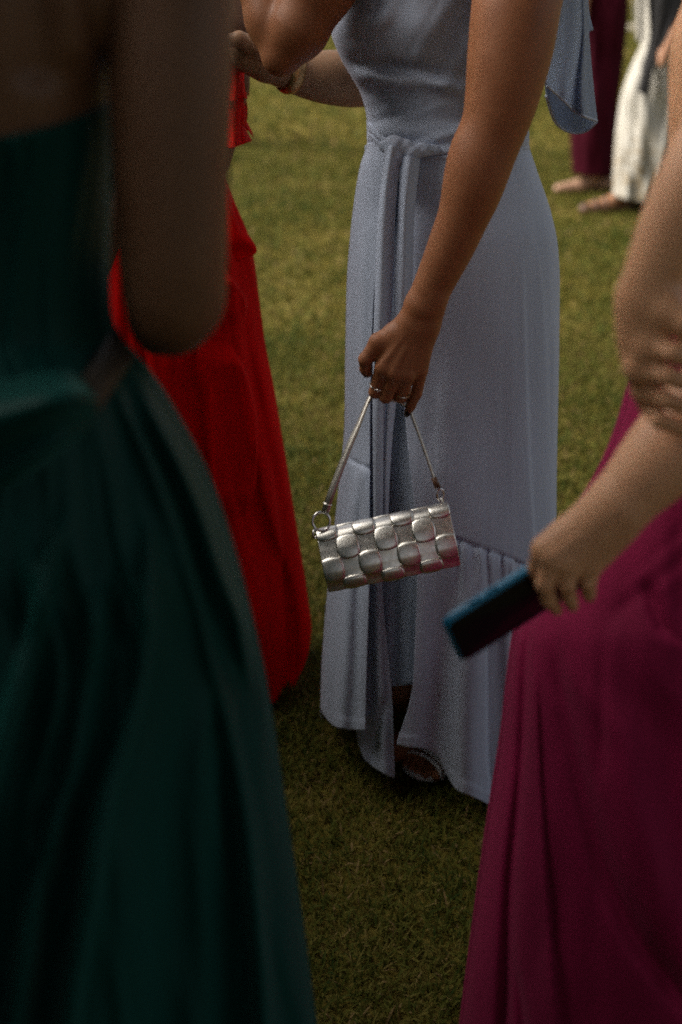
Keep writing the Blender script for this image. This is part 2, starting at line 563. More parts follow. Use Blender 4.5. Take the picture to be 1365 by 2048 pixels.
def blade_material():
    m, nt, b = new_mat('grass_blade')
    at = node(nt, "ShaderNodeAttribute"); at.attribute_name = "tone"
    a = noise(nt, 0.8, 4, 0.6, (1, 1.4, 1)); f = noise(nt, 5, 4, 0.6)
    s = node(nt, "ShaderNodeMath", operation='MULTIPLY_ADD'); nt.links.new(f, s.inputs[0]); s.inputs[1].default_value = 0.35; ah = node(nt, "ShaderNodeMath", operation='MULTIPLY'); ah.inputs[1].default_value = 0.4; nt.links.new(a, ah.inputs[0]); nt.links.new(ah.outputs[0], s.inputs[2])
    s2 = node(nt, "ShaderNodeMath", operation='MULTIPLY_ADD'); nt.links.new(at.outputs["Fac"], s2.inputs[0]); s2.inputs[1].default_value = 0.5; nt.links.new(s.outputs[0], s2.inputs[2])
    c = ramp(nt, s2.outputs[0], [(0.38, (0.030, 0.054, 0.010)), (0.58, (0.104, 0.106, 0.017)), (0.70, (0.178, 0.146, 0.036)), (0.86, (0.26, 0.175, 0.075))])
    nt.links.new(c, b.inputs["Base Color"])
    b.inputs["Roughness"].default_value = 0.7; b.inputs["Specular IOR Level"].default_value = 0.08
    out = nt.nodes["Material Output"]
    tr = node(nt, "ShaderNodeBsdfTranslucent"); nt.links.new(c, tr.inputs[0])
    ms = node(nt, "ShaderNodeMixShader"); ms.inputs[0].default_value = 0.22
    nt.links.new(b.outputs[0], ms.inputs[1]); nt.links.new(tr.outputs[0], ms.inputs[2]); nt.links.new(ms.outputs[0], out.inputs[0])
    return m
M['blade'] = blade_material()

def build_lawn():
    xs = np.concatenate([np.linspace(-400, -12, 12), np.linspace(-10, 10, 41), np.linspace(12, 400, 12)])
    ys = np.concatenate([np.linspace(-200, -4, 8), np.linspace(-3, 25, 57), np.linspace(27, 600, 14)])
    X, Y = np.meshgrid(xs, ys)
    Z = 0.012 * vnoise(X * 0.8 + 3, Y * 0.8) * (np.abs(Y) < 26) - 0.012
    o = make_mesh("ground", np.stack([X, Y, Z], -1), grid_faces(len(xs), len(ys)), M['lawn'])
    o["kind"] = "structure"; o["label"] = "mown lawn stretching away behind the guests"

def build_grass():
    V, F, T = [], [], []
    n0 = 0
    zones = [(1.2, 3.2, 30000, 0.022, 0.0030), (3.2, 5.2, 14000, 0.026, 0.0042), (5.2, 10, 3600, 0.032, 0.008), (10, 30, 420, 0.05, 0.02)]
    for y0, y1, dens, ln, wd in zones:
        hw = lambda y: 0.29 * y + 0.45
        area = (y1 - y0) * (hw(y0) + hw(y1))
        n = int(area * dens)
        y = rng.uniform(y0, y1, n * 2); x = rng.uniform(-hw(y1), hw(y1), n * 2)
        keep = np.abs(x) < hw(y)
        x, y = x[keep][:n], y[keep][:n]
        n = len(x)
        # thin where the turf is worn
        worn = vnoise(x * 5, y * 5) * 0.6 + vnoise(x * 17, y * 17) * 0.5
        keep = rng.random(len(x)) < np.clip(0.95 + worn * 0.5, 0.25, 1)
        x, y, worn = x[keep], y[keep], worn[keep]; n = len(x)
        az = rng.uniform(0, 2 * np.pi, n)
        L = ln * rng.uniform(0.6, 1.5, n); W = wd * rng.uniform(0.6, 1.3, n) * 0.5
        lean = rng.uniform(0.25, 1.25, n)                 # angle from vertical
        curl = rng.uniform(0.1, 0.7, n)
        dx, dy = np.cos(az), np.sin(az)
        tw = rng.uniform(-0.6, 0.6, n)
        sx, sy = -np.sin(az + tw), np.cos(az + tw)
        z0 = 0.012 * vnoise(x * 0.8 + 3, y * 0.8) - 0.014 + rng.uniform(0, 0.010, n)
        b = np.stack([x, y, z0], -1); s = np.stack([sx, sy, 0 * sx], -1)
        d1 = np.stack([dx * np.sin(lean), dy * np.sin(lean), np.cos(lean)], -1)
        l2 = np.minimum(lean + curl, 1.75)
        d2 = np.stack([dx * np.sin(l2), dy * np.sin(l2), np.cos(l2)], -1)
        m = b + d1 * (L * 0.55)[:, None]
        t = m + d2 * (L * 0.5)[:, None]
        w = W[:, None]
        v = np.stack([b - s * w * 0.7, b + s * w * 0.7, m - s * w, m + s * w, t], 1)
        k = n0 + np.arange(n)[:, None] * 5
        F.append(np.concatenate([k + [0, 1, 3], k + [0, 3, 2], k + [2, 3, 4]]))
        V.append(v.reshape(-1, 3))
        tone = np.clip(rng.normal(0.37, 0.16, n) - worn * 0.10, 0, 0.9)
        dead = rng.random(n) < 0.035 + 0.22 * np.clip(-worn - 0.25, 0, 1)
        tone[dead] = rng.uniform(0.85, 1.15, dead.sum())
        T.append(np.repeat(tone, 5))
        n0 += n * 5
    o = make_mesh("grass", np.concatenate(V), np.concatenate(F), M['blade'], smooth=False)
    at = o.data.attributes.new("tone", 'FLOAT', 'POINT')
    at.data.foreach_set("value", np.concatenate(T).astype(np.float32))
    o["kind"] = "stuff"; o["label"] = "short broad bladed lawn grass with dry tufts"; o["category"] = "grass"

build_lawn()
build_grass()
pth = make_mesh("path", [[-30, 20.5, 0.02], [30, 22.5, 0.02], [30, 23.6, 0.02], [-30, 21.6, 0.02]], np.array([[0, 1, 2, 3]]), plain('pale_gravel', (0.42, 0.36, 0.28), 0.9, 0.2))
pth["kind"] = "structure"; pth["label"] = "pale gravel path far across the lawn"

# ------------------------------------------------------------------ leafy crown and trunk added out of view to shade the group
def build_added_tree():
    t = thing("added_tree", "unseen leafy canopy added to shade the group", "added_tree", (1.6, -3.0, 0))
    bark = plain('bark', (0.09, 0.065, 0.045), 0.9, 0.2)
    base = np.array([1.6, -3.0, 0.0])
    trunk_p = smooth_path([base + (0, 0, -.1), base + (.05, .05, 1.2), base + (.15, .2, 2.4), base + (.1, .3, 3.6), base + (.3, .2, 5.0)], 20)
    parts = [tube(trunk_p, np.linspace(.26, .10, 20), 12)]
    tips = []
    for i in range(11):
        s = trunk_p[9 + i % 8]
        an = i * 2.4; ln = rng.uniform(2.2, 4.0)
        e = s + np.array([math.cos(an) * ln, math.sin(an) * ln, rng.uniform(.5, 1.4)])
        p = smooth_path([s, (s + e) / 2 + (0, 0, .35), e], 10)
        parts.append(tube(p, np.linspace(.085, .02, 10), 8)); tips.append(p)
    make_mesh("trunk", *join(parts), bark, t)
    n = 26000
    cl = rng.normal(0, 1, (150, 3)); cl /= np.linalg.norm(cl, axis=1)[:, None]
    cl = np.array([1.4, -1.7, 4.5]) + cl * np.array([4.6, 4.6, 1.5]) * rng.uniform(.35, 1, (150, 1))
    c = cl[rng.integers(0, 150, n)] + rng.normal(0, .42, (n, 3)) * (1, 1, .7)
    c = c[c[:, 2] > 2.6]; n = len(c)
    a = rng.normal(0, 1, (n, 3)); a /= np.linalg.norm(a, axis=1)[:, None]
    b = np.cross(a, rng.normal(0, 1, (n, 3))); b /= np.linalg.norm(b, axis=1)[:, None]
    sz = rng.uniform(.09, .2, n)[:, None]
    v = np.stack([c - a * sz, c + b * sz * .45, c + a * sz, c - b * sz * .45], 1)
    make_mesh("crown", v, np.arange(n * 4).reshape(-1, 4), plain('added_tree_leaf', (0.035, 0.065, 0.018), 0.6, 0.3), t, smooth=False)
build_added_tree()

def build_added_hedge():  # added out of view at the left, keeps the sun off the near lawn
    o = thing("added_hedge", "unseen clipped greenery added to shade the near ground", "added_hedge", (0, -4.6, 0))
    pts = smooth_path([(-2.25, 3.3, 0), (-2.25, 1.0, 0), (-2.3, -1.8, 0), (-2.3, -4.0, 0), (-2.2, -7.0, 0)], 60)
    dd = np.gradient(pts, axis=0); dd /= np.linalg.norm(dd, axis=1)[:, None]
    sd = np.stack([dd[:, 1], -dd[:, 0], 0 * dd[:, 0]], -1)
    prof = np.array([(-.45, 0), (-.5, 1.0), (-.48, 2.4), (-.3, 2.6), (.3, 2.6), (.48, 2.4), (.5, 1.0), (.45, 0)])
    V = (pts[:, None] + sd[:, None] * prof[None, :, :1] + np.array([0, 0, 1.0]) * prof[None, :, 1:])
    leafm = plain('added_hedge_leaf', (0.030, 0.055, 0.016), 0.6, 0.3)
    make_mesh("core", V, grid_faces(8, 60), leafm, o, smooth=False)
    n = 16000
    i = rng.integers(0, 59, n); t = rng.random(n)[:, None]
    c = pts[i] * (1 - t) + pts[i + 1] * t
    h = rng.uniform(0, 2.6, n)
    c = c + sd[i] * (np.where(rng.random(n) < .5, -1, 1) * rng.uniform(.42, .62, n))[:, None] + np.stack([0 * h, 0 * h, h], -1)
    a = rng.normal(0, 1, (n, 3)); a /= np.linalg.norm(a, axis=1)[:, None]
    b = np.cross(a, rng.normal(0, 1, (n, 3))); b /= np.linalg.norm(b, axis=1)[:, None]
    sz = rng.uniform(.05, .1, n)[:, None]
    v = np.stack([c - a * sz, c + b * sz * .5, c + a * sz, c - b * sz * .5], 1)
    f = make_mesh("foliage", v, np.arange(n * 4).reshape(-1, 4), leafm, o, smooth=False)
build_added_hedge()

# ------------------------------------------------------------------ cloth
class Form:
    """a draped body: rows of (y, left x, right x, distance, half depth) in photograph pixels and metres"""
    def __init__(self, rows):
        self.xl = spl([(r[0], r[1]) for r in rows]); self.xr = spl([(r[0], r[2]) for r in rows])
        self.yc = spl([(r[0], r[3]) for r in rows]); self.b = spl([(r[0], r[4]) for r in rows])
    def depth(self, x, y):
        xl, xr = self.xl(y), self.xr(y)
        s = (x - (xl + xr) / 2) / ((xr - xl) / 2)
        q = np.sqrt(np.clip(1 - s * s, 0, 1))
        return self.yc(y) - self.b(y) * q, q

def fold(line, w, amp, kind='ridge', fade=70, side=1, soft=1.6, ends=(True, True)):
    """a fold running along (y, x) pixel points; amp in metres towards the viewer"""
    f = spl(line); ys = [p[0] for p in line]; y0, y1 = min(ys), max(ys)
    w0, w1 = w if isinstance(w, tuple) else (w, w)
    a0, a1 = amp if isinstance(amp, tuple) else (amp, amp)
    def g(x, y):
        t = np.clip((y - y0) / (y1 - y0), 0, 1)
        ww = w0 + (w1 - w0) * t; aa = a0 + (a1 - a0) * t
        env = (sstep(y0 - 1, y0 + fade, y) if ends[0] else 1.0) * ((1 - sstep(y1 - fade, y1 + 1, y)) if ends[1] else 1.0)
        s = (x - f(y)) * side
        if kind == 'ridge': p = np.exp(-(s / ww) ** 2)
        elif kind == 'step': p = 0.5 * (1 + np.tanh(s / soft)) * np.exp(-np.maximum(s, 0) / ww)
        else: p = 0.5 * (1 + np.tanh(s / ww))
        return aa * env * p
    return g

def drape(seed, sx, sy, amp):
    """loose random folds that run down the cloth"""
    def g(x, y):
        w = vnoise(seed + y / 400.0, seed * 0.7 + 0 * x) * 18
        return amp * (vnoise((x + w) / sx + seed, y / sy + seed * 1.7) + 0.5 * vnoise((x + w) / (sx * 0.45) + seed * 2.1, y / (sy * 0.7) + seed))
    return g

def fan(F, seed, n, amp, y0, y1, sh=700.0):
    """gathers that fan out from the waist and follow the width of the skirt"""
    def g(x, y):
        u = (x - F.xl(y)) / (F.xr(y) - F.xl(y))
        uu = u * n + 1.3 * vnoise(y / 260.0 + seed, 0 * x + seed)
        w = vnoise(uu + seed, y / sh) + 0.45 * vnoise(uu * 2.3 + seed, y / (sh * 0.5))
        w = np.sign(w) * np.abs(w) ** 0.8
        return amp * w * (0.35 + 0.65 * sstep(y0, y1, y))
    return g

def front(F, xa, xb, yt, yb, nu=120, nv=160, off=0.0, folds=(), full=False, curl=0.0):
    """cloth over the side of a form that faces the viewer, between two edge lines"""
    u = np.linspace(0, 1, nu)
    uu = (1 - np.cos(np.pi * u)) / 2 if full else u
    v = np.linspace(0, 1, nv)[:, None]
    yt, yb = spl(yt)(uu)[None], spl(yb)(uu)[None]
    y = yt + v * (yb - yt)
    A = F.xl(y) if xa is None else spl(xa)(y)
    B = F.xr(y) if xb is None else spl(xb)(y)
    x = A + (B - A) * uu[None]
    D, q = F.depth(x, y)
    k = np.clip(q * 4.5, 0, 1)
    for f in folds:
        D = D - f(x, y) * k
    D = D - off - 0.0016 * sstep(0.978, 0.984, v)          # turned hem
    if curl:
        D = D + curl * (np.exp(-uu / 0.03) + np.exp(-(1 - uu) / 0.03))[None]
    return P(x, y, D), grid_faces(nu, nv)

def back(F, yt, yb, nu=60, nv=60, waves=((7, 0.0), (13, 0.0)), off=0.0):
    th = np.linspace(0, np.pi, nu)[None]
    v = np.linspace(0, 1, nv)[:, None]
    ytl, ytr = spl(yt)(0.0), spl(yt)(1.0); ybl, ybr = spl(yb)(0.0), spl(yb)(1.0)
    m = (1 - np.cos(th)) / 2
    t0 = ytl + (ytr - ytl) * m; t1 = ybl + (ybr - ybl) * m
    y = t0 + v * (t1 - t0)
    xl, xr, Yc, b = F.xl(y), F.xr(y), F.yc(y), F.b(y)
    p = P(xl + (xr - xl) * m, y, Yc)
    bb = b * np.sin(th)
    for n, a in waves:
        bb = bb + a * v * np.sin(n * th + n + v * 1.5) * np.sin(th)
    p[..., 1] += bb + off
    return p, grid_faces(nu, nv)[:, ::-1]

def sheet(rows, nu=40, nv=60, wob=None):
    """cloth through rows of (x, y, Y) control points"""
    R = [smooth_path([(a, b, c * 1000) for a, b, c in r], nu) for r in rows]
    R = np.array(R)
    C = np.array([smooth_path(R[:, j], nv) for j in range(nu)])          # nu x nv x 3
    x, y, Y = C[..., 0].T, C[..., 1].T, C[..., 2].T / 1000
    if wob is not None:
        uu, vv = np.meshgrid(np.linspace(0, 1, nu), np.linspace(0, 1, nv))
        Y = Y - wob(uu, vv)
    return P(x, y, Y), grid_faces(nu, nv)

def ribbon(path, width, sides, thick=0.0):
    """flat band along a path; width and side vector at each point"""
    path = np.asarray(path); n = len(path)
    width = np.broadcast_to(np.asarray(width, float), (n,))
    sides = np.asarray(sides, float)
    L, Rr = path - sides * width[:, None] / 2, path + sides * width[:, None] / 2
    return np.stack([L, Rr], 1).reshape(-1, 3), grid_faces(2, n)

# ------------------------------------------------------------------ the rest of a figure: head, neck, trunk and legs
def trunk(S, cx, cy, head_z, face, hip_w=0.095, sh=0.165, waist=0.095, lean=(0, 0), legs=True, slim=1.0, sh_z=None):
    """face: unit direction the person looks; everything in metres"""
    f = np.array([math.cos(face), math.sin(face), 0.0]); r = np.array([f[1], -f[0], 0.0]); up = np.array([0, 0, 1.0])
    c = np.array([cx, cy, 0.0])
    hip_w *= slim; k_ = slim
    hz = head_z
    s_z = sh_z if sh_z else hz - 0.27
    top = c + np.array([lean[0], lean[1], 0])
    S.cone(c + up * 0.94 - r * hip_w * 0.5, c + up * 0.94 + r * hip_w * 0.5, 0.10 * k_, 0.10 * k_, 0.03)
    S.cone(c + up * 0.98, c + up * 1.10, 0.098 * k_, waist, 0.05)
    S.cone(c + up * 1.10, top + up * (s_z - 0.10), waist, 0.105, 0.05)
    S.cone(top + up * (s_z - 0.02) - r * sh * 0.75, top + up * (s_z - 0.02) + r * sh * 0.75, 0.055, 0.055, 0.06)
    S.cone(top + up * (s_z - 0.02), top + up * (hz - 0.10) + f * 0.02, 0.055, 0.048, 0.03)
    h = top + up * hz + f * 0.03
    S.ell(h + up * 0.025 - f * 0.01, (0.078, 0.078, 0.098), 0.02)
    S.cone(h - up * 0.045 + f * 0.03, h - up * 0.075 + f * 0.05, 0.045, 0.03, 0.03)
    S.cone(h + up * 0.005 + f * 0.078, h - up * 0.028 + f * 0.095, 0.008, 0.012, 0.012)       # nose
    S.cone(h - up * 0.052 + f * 0.082 - r * 0.014, h - up * 0.052 + f * 0.082 + r * 0.014, 0.007, 0.007, 0.008)   # mouth
    for s in (-1, 1):
        S.ell(h + r * s * 0.031 + f * 0.074 + up * 0.01, (0.013, 0.013, 0.010), 0.006, sub=True)
        S.ell(h + r * s * 0.080 - f * 0.012, (0.014, 0.014, 0.028), 0.006)
    if legs:
        for s in (-1, 1):
            hp = c + up * 0.92 + r * s * 0.085 * k_
            kn = c + up * 0.50 + r * s * 0.08 * k_ + f * 0.02
            an = c + up * 0.10 + r * s * 0.075 - f * 0.02
            S.chain([hp, kn, an, an - up * 0.03], [0.085 * k_, 0.053, 0.036, 0.036], 0.03, 0.02)
            S.chain([an - up * 0.05 - f * 0.02, an - up * 0.062 + f * 0.13], [0.034, 0.026], 0.02, 0.02)
    return h, f, r

def hair(parent, h, f, r, length=0.0):
    S = Sculpt()
    up = np.array([0, 0, 1.0])
    S.ell(h + up * 0.032 - f * 0.018, (0.092, 0.092, 0.108), 0.02)
    S.cone(h - f * 0.07 + up * 0.02, h - f * 0.10 - up * 0.03, 0.045, 0.05, 0.03)
    if length: S.chain([h - f * 0.07, h - f * 0.10 - up * length * 0.5, h - f * 0.10 - up * length], [0.07, 0.075, 0.03], 0.03, 0.02)
    S.ell(h + f * 0.085 - up * 0.035, (0.075, 0.075, 0.088), 0.02, sub=True)
    v, q = S.build(0.009)
    return make_mesh("hair", v, q, M['hair'], parent)

def nail(parent, c, along, normal, w, l):
    along, a, b = frame(np.asarray(along, float), np.asarray(normal, float))
    n = 9
    p, q = np.meshgrid(np.linspace(-1, 1, n), np.linspace(-1, 1, n))
    x = p * np.sqrt(np.clip(1 - q * q / 2, 0, 1)); y = q * np.sqrt(np.clip(1 - p * p / 2, 0, 1))
    rr = x * x + y * y
    v = np.asarray(c) + (x * w)[..., None] * b + (y * l)[..., None] * along + (0.0016 * (1 - rr) - 0.55 * w * x * x)[..., None] * a
    return make_mesh("nail", v, grid_faces(n, n), M['nail'], parent, thick=0.0008)

def ring_on(parent, name, c, axis, r, mat, stone=False, tr=0.0009):
    t, a, b = frame(np.asarray(axis, float), np.array([0.3, -1, 0.4]))
    th = np.linspace(0, 2 * np.pi, 36, endpoint=False)
    path = np.asarray(c) + r * (np.cos(th)[:, None] * a + np.sin(th)[:, None] * b)
    o = make_mesh(name, *tube(path, tr, 8, closed=True, ref=t), mat, parent)
    if stone:
        S = Sculpt()
        for dx, rad in ((0, 0.0022), (-0.0035, 0.0015), (0.0035, 0.0015)):
            S.ell(np.asarray(c) + a * (r + 0.0008) + b * dx, (rad,) * 3, 0.0004)
        v, q = S.build(0.0004)
        make_mesh("stone", v, q, M['steel'], o)
    return o
# ================================================================== person in the dusty blue dress
def build_blue():
    g = ground(880, 1500)
    who = thing("person", "person in a dusty blue belted wrap dress, holding the silver handbag", "person", (g[0], 2.3, 0))
    # ---- body
    S = Sculpt()
    cx = float(P(880, 200, 2.3)[0])
    h, f, r = trunk(S, cx, 2.32, 1.66, math.radians(205), waist=0.085, sh=0.13)
    v1, q1 = S.build(0.010)
    # near arm and the hand that holds the strap
    Y = 1.97
    A = Sculpt()
    up = [(1075, -200, 2.10, .060), (1052, -90, 2.04, .061), (1035, 0, 2.00, .0595), (1021, 100, 1.985, .0565), (1003, 200, 1.975, .0490), (984, 272, 1.97, .0425)]
    fo = [(984, 272, 1.97, .0425), (963, 340, 1.965, .0385), (940, 400, 1.965, .0365), (908, 480, 1.968, .0335), (872, 560, 1.970, .0285), (850, 606, 1.970, .0262)]
    limb(A, up + fo[1:], n=40)
    A.ell(P(942, 345, 1.966), (.030, .030, .055), 0.03)                       # forearm muscle
    A.ell(P(874, 604, 1.958), (.010, .010, .014), 0.016)       # wrist bone
    px = 0.714e-3
    # wrist and back of the hand
    A.cone(P(842, 618, Y), P(826, 645, Y), .0235, .0215, 0.012)
    A.cone(P(858, 622, Y + .002), P(850, 650, Y + .002), .0205, .0205, 0.012)
    mcp = dict(i=(767, 736, Y - .010, .0125), m=(790, 747, Y - .013, .0125), r=(815, 749, Y - .010, .0118), p=(842, 740, Y - .001, .0105))
    for k, st in (('i', (822, 648)), ('m', (832, 650)), ('r', (842, 650)), ('p', (853, 650))):
        x, y, d, rr = mcp[k]
        A.cone(P(st[0], st[1], Y + .001), P(x, y, d), .0165, rr, 0.014)
    A.ell(P(805, 700, Y + .010), (.031, .013, .038), 0.015)
    for k in 'imr':                                                            # tendons and knuckles
        x, y, d, rr = mcp[k]
        A.cone(P(x + (838 - x) * .62, y - 66, Y - .0165), P(x, y - 10, d - .0085), .0022, .0034, 0.006)
        A.ell(P(x - 1, y + 1, d - .0075), (.0075, .006, .0075), 0.006)
    # thumb
    A.cone(P(812, 660, Y + .006), P(757, 684, Y - .002), .0165, .0125, 0.014)
    A.cone(P(790, 668, Y), P(762, 712, Y + .006), .012, .009, 0.012)           # web to the index finger
    A.chain([P(757, 684, Y - .002), P(731, 719, Y - .004), P(732, 738, Y + .003), P(735, 746, Y + .006)], [.0122, .0096, .0086, .0070], 0.006)
    # fingers
    fing = dict(
        i=[mcp['i'], (751, 784, Y + .003, .0092), (763, 781, Y + .028, .0082), (776, 768, Y + .034, .0068)],
        m=[mcp['m'], (772, 793, Y + .000, .0097), (784, 790, Y + .029, .0085), (797, 776, Y + .036, .0070)],
        r=[mcp['r'], (802, 793, Y + .005, .0090), (808, 794, Y + .030, .0080), (816, 780, Y + .036, .0066)],
        p=[mcp['p'], (834, 786, Y + .004, .0080), (822, 812, Y + .008, .0070), (816, 825, Y + .012, .0056)])
    for k, L in fing.items():
        A.chain([P(*q[:3]) for q in L], [q[3] for q in L], 0.0028, 0.003)
    for k in 'im':
        q = fing[k][1]; A.ell(P(q[0] - 1, q[1], q[2] - .004), (.0082, .0070, .0082), 0.004)
    v2, q2 = A.build(0.0021)
    # far arm, bent with the hand raised
    B = Sculpt()
    B.chain([P(735, -190, 2.20), P(640, -30, 2.16), P(595, 60, 2.15), P(563, 112, 2.15)], [.055, .049, .041, .0275], 0.02, 0.02)
    B.chain([P(563, 112, 2.15), P(540, 40, 2.17), P(508, -50, 2.19), P(478, -190, 2.20)], [.0275, .032, .029, .022], 0.008, 0.02)
    B.ell(P(474, -235, 2.20), (.03, .016, .045), 0.02)
    for j in range(4):
        B.chain([P(462 + j * 11, -270, 2.19), P(456 + j * 13, -325, 2.18), P(468 + j * 11, -350, 2.16)], [.009, .008, .006], 0.004)
    B.chain([P(500, -240, 2.18), P(520, -280, 2.16), P(512, -310, 2.15)], [.011, .009, .007], 0.006)
    v3, q3 = B.build(0.004)
    # leg and foot seen in the opening of the skirt
    G = Sculpt()
    t0 = ground(838, 1556)
    fd = np.array([-0.35, -1.0, 0]); fd /= np.linalg.norm(fd); sd = np.array([-fd[1], fd[0], 0]) * -1   # sd points to the picture's left... right of foot
    ball = t0 - fd * 0.045 + np.array([0, 0, .022]); ank = t0 - fd * 0.185 + np.array([0.0, 0, .105]); heel = t0 - fd * 0.215 + np.array([0, 0, .07])
    G.chain([ank + np.array([0.0, 0.01, .42]), ank + np.array([0, .005, .2]), ank], [.058, .045, .034], 0.02, 0.02)
    G.chain([ank, ball + np.array([0, 0, .010])], [.033, .026], 0.02, 0.02)
    G.cone(ball - sd * .022, ball + sd * .022, .021, .019, 0.015)
    G.cone(ank, heel, .033, .028, 0.02)
    for j, (o, ln, rad) in enumerate(((-.036, .046, .0115), (-.016, .050, .0085), (.001, .046, .0080), (.017, .040, .0076), (.032, .031, .0072))):
        b0 = ball + sd * o * 0.9 + np.array([0, 0, -.004])
        G.chain([b0, b0 + fd * ln * 0.6 + np.array([0, 0, .002]), b0 + fd * ln + np.array([0, 0, -.004])], [rad, rad * .95, rad * .9], 0.003)
    v4, q4 = G.build(0.0025)
    V, Fc = join([(v1, q1), (v2, q2), (v3, q3), (v4, q4)])
    make_mesh("body", V, Fc, M['skin_tan'], who)
    hair(who, h, f, r, 0.0)
    # ---- sandal
    sole_o = np.array([[-.040, .0], [-.045, .024], [-.032, .048], [-.006, .056], [.018, .047], [.036, .027], [.040, 0], [.032, -.06], [.026, -.14], [.018, -.19], [-.018, -.19], [-.026, -.13], [-.034, -.06]])
    sp = smooth_path(np.concatenate([np.c_[sole_o, 0 * sole_o[:, :1]], [[*sole_o[0], 0]]]), 60)[:-1]
    hz = np.interp(sp[:, 1], [-.19, -.06, .0, .075], [.050, .012, .003, .003])
    base = t0 - fd * 0.045
    bot = base + sp[:, :1] * sd + sp[:, 1:2] * fd + hz[:, None] * np.array([0, 0, 1.0])
    topv = bot + np.array([0, 0, .010])
    n = len(bot)
    i = np.arange(n); j = (i + 1) % n
    cb, ct = bot.mean(0), topv.mean(0)
    VV = np.concatenate([bot, topv, [cb], [ct]])
    FF = [np.stack([i, j, j + n, i + n], -1), np.concatenate([np.stack([i + n, j + n, np.full(n, 2 * n + 1)], -1), np.stack([j, i, np.full(n, 2 * n)], -1)])]
    sandal = make_mesh("sandal", VV, FF, M['silverstrap'], who, smooth=False)
    for k in (0, 1):
        pts = []
        for s in np.linspace(-1, 1, 17):
            w = .046
            dz = .033 * math.sqrt(max(0, 1 - s * s)) + .012
            pts.append(base + sd * s * w + fd * (.036 - k * .017 - .016 * s) + np.array([0, 0, dz]))
        pts = np.array(pts)
        make_mesh("strap", *tube(pts, .0050, 8, flat=0.5, ref=(0, 0, 1)), M['silverstrap'], sandal)
    make_mesh("heel", *tube([heel + np.array([0, 0, -.025]) + fd * .01, heel * np.array([1, 1, 0]) + fd * .01], [.012, .006], 12), M['silverstrap'], sandal)

    # ---- dress
    F = Form([(-420, 760, 1010, 2.31, .10), (-260, 690, 1080, 2.30, .15), (-120, 668, 1090, 2.30, .16), (0, 667, 1085, 2.29, .155), (60, 664, 1080, 2.29, .15), (110, 680, 1075, 2.29, .145),
              (150, 702, 1069, 2.29, .138), (190, 724, 1062, 2.29, .130), (240, 735, 1056, 2.29, .125), (285, 736, 1057, 2.29, .13), (330, 722, 1070, 2.29, .14), (430, 706, 1103, 2.30, .165), (490, 700, 1115, 2.30, .175),
              (560, 695, 1119, 2.30, .18), (700, 692, 1118, 2.30, .185), (850, 690, 1115, 2.30, .19), (960, 680, 1113, 2.30, .20), (1100, 665, 1112, 2.30, .21), (1250, 650, 1110, 2.30, .215), (1370, 643, 1108, 2.30, .22), (1640, 640, 1105, 2.30, .22)])
    bust = [fold([(-200, 700), (60, 690), (130, 720)], 60, 0.012), fold([(100, 690), (135, 740), (160, 800), (175, 830)], 26, 0.0)]
    def slouch(x, y):          # creases across the loose bodice
        a = 0.007 * np.exp(-((y - (150 + (x - 700) * 0.16)) / 13) ** 2) * np.exp(-((x - 760) / 60) ** 2)
        b_ = -0.009 * np.exp(-((y - (122 + (x - 700) * 0.13)) / 15) ** 2) * np.exp(-((x - 780) / 95) ** 2)
        c_ = 0.008 * np.exp(-((y - (45 - (x - 700) * 0.1)) / 22) ** 2) * np.exp(-((x - 730) / 45) ** 2)
        e_ = 0.010 * np.exp(-((y - 60) / 45) ** 2) * np.exp(-((x - 840) / 60) ** 2)
        d_ = 0.006 * np.exp(-((y - (175 + (x - 900) * 0.25)) / 12) ** 2) * np.exp(-((x - 885) / 40) ** 2)
        w_ = 0.008 * sstep(235, 268, y) * (1 - sstep(268, 300, y))
        # creases that pull towards the tie, and soft slack under the bust
        r1 = 0.0034 * vnoise((x * 0.35 + y * 0.95) / 15.0, (x - y) / 170.0 + 4) * sstep(150, 235, y)
        r2 = 0.0030 * vnoise((x * 0.85 + y * 0.5) / 24.0 + 7, (y - x) / 120.0) * (1 - sstep(160, 260, y))
        return 1.9 * (a + b_ + c_ + d_) + e_ + w_ + r1 + r2
    bod = front(F, None, None, -420, 300, 140, 160, off=0.004, folds=[slouch, drape(3.1, 90, 160, 0.004)], full=True)
    bb = back(F, -420, 300, 60, 60, off=0.004)
    dress = make_mesh("dress", *join([bod, bb]), M['blue'], who, thick=0.002)

    seamL = spl([(640, 905), (690, 915), (735, 936)])
    seamR = spl([(800, 1020), (835, 1042), (915, 1078), (955, 1093), (1000, 1108), (1055, 1133), (1115, 1165)])
    def tier(seam, seed, right):
        def gg(x, y):
            s = y - seam(x)
            below = 0.5 * (1 + np.tanh(s / 2.0))
            ga = np.exp(-np.maximum(s, 0) / 55.0)
            wv = np.sin(x / 4.6 + 2.0 * vnoise(x / 30 + seed, y / 200)) * 0.6 + vnoise(x / 7.0 + seed, y / 140) * 0.9
            gather = 0.0048 * wv * ga * below
            puff = 0.0095 * below * (1 - np.exp(-np.maximum(s, 0) / 16))
            pin = -0.0065 * np.exp(-(s / 3.2) ** 2)
            return gather + puff + pin
        return gg
    # right-hand panel
    stepA = [(470, 1040), (520, 1046), (700, 1052), (1000, 1064), (1130, 1074)]
    stepB = [(470, 1070), (530, 1080), (750, 1095), (1000, 1103), (1130, 1106)]
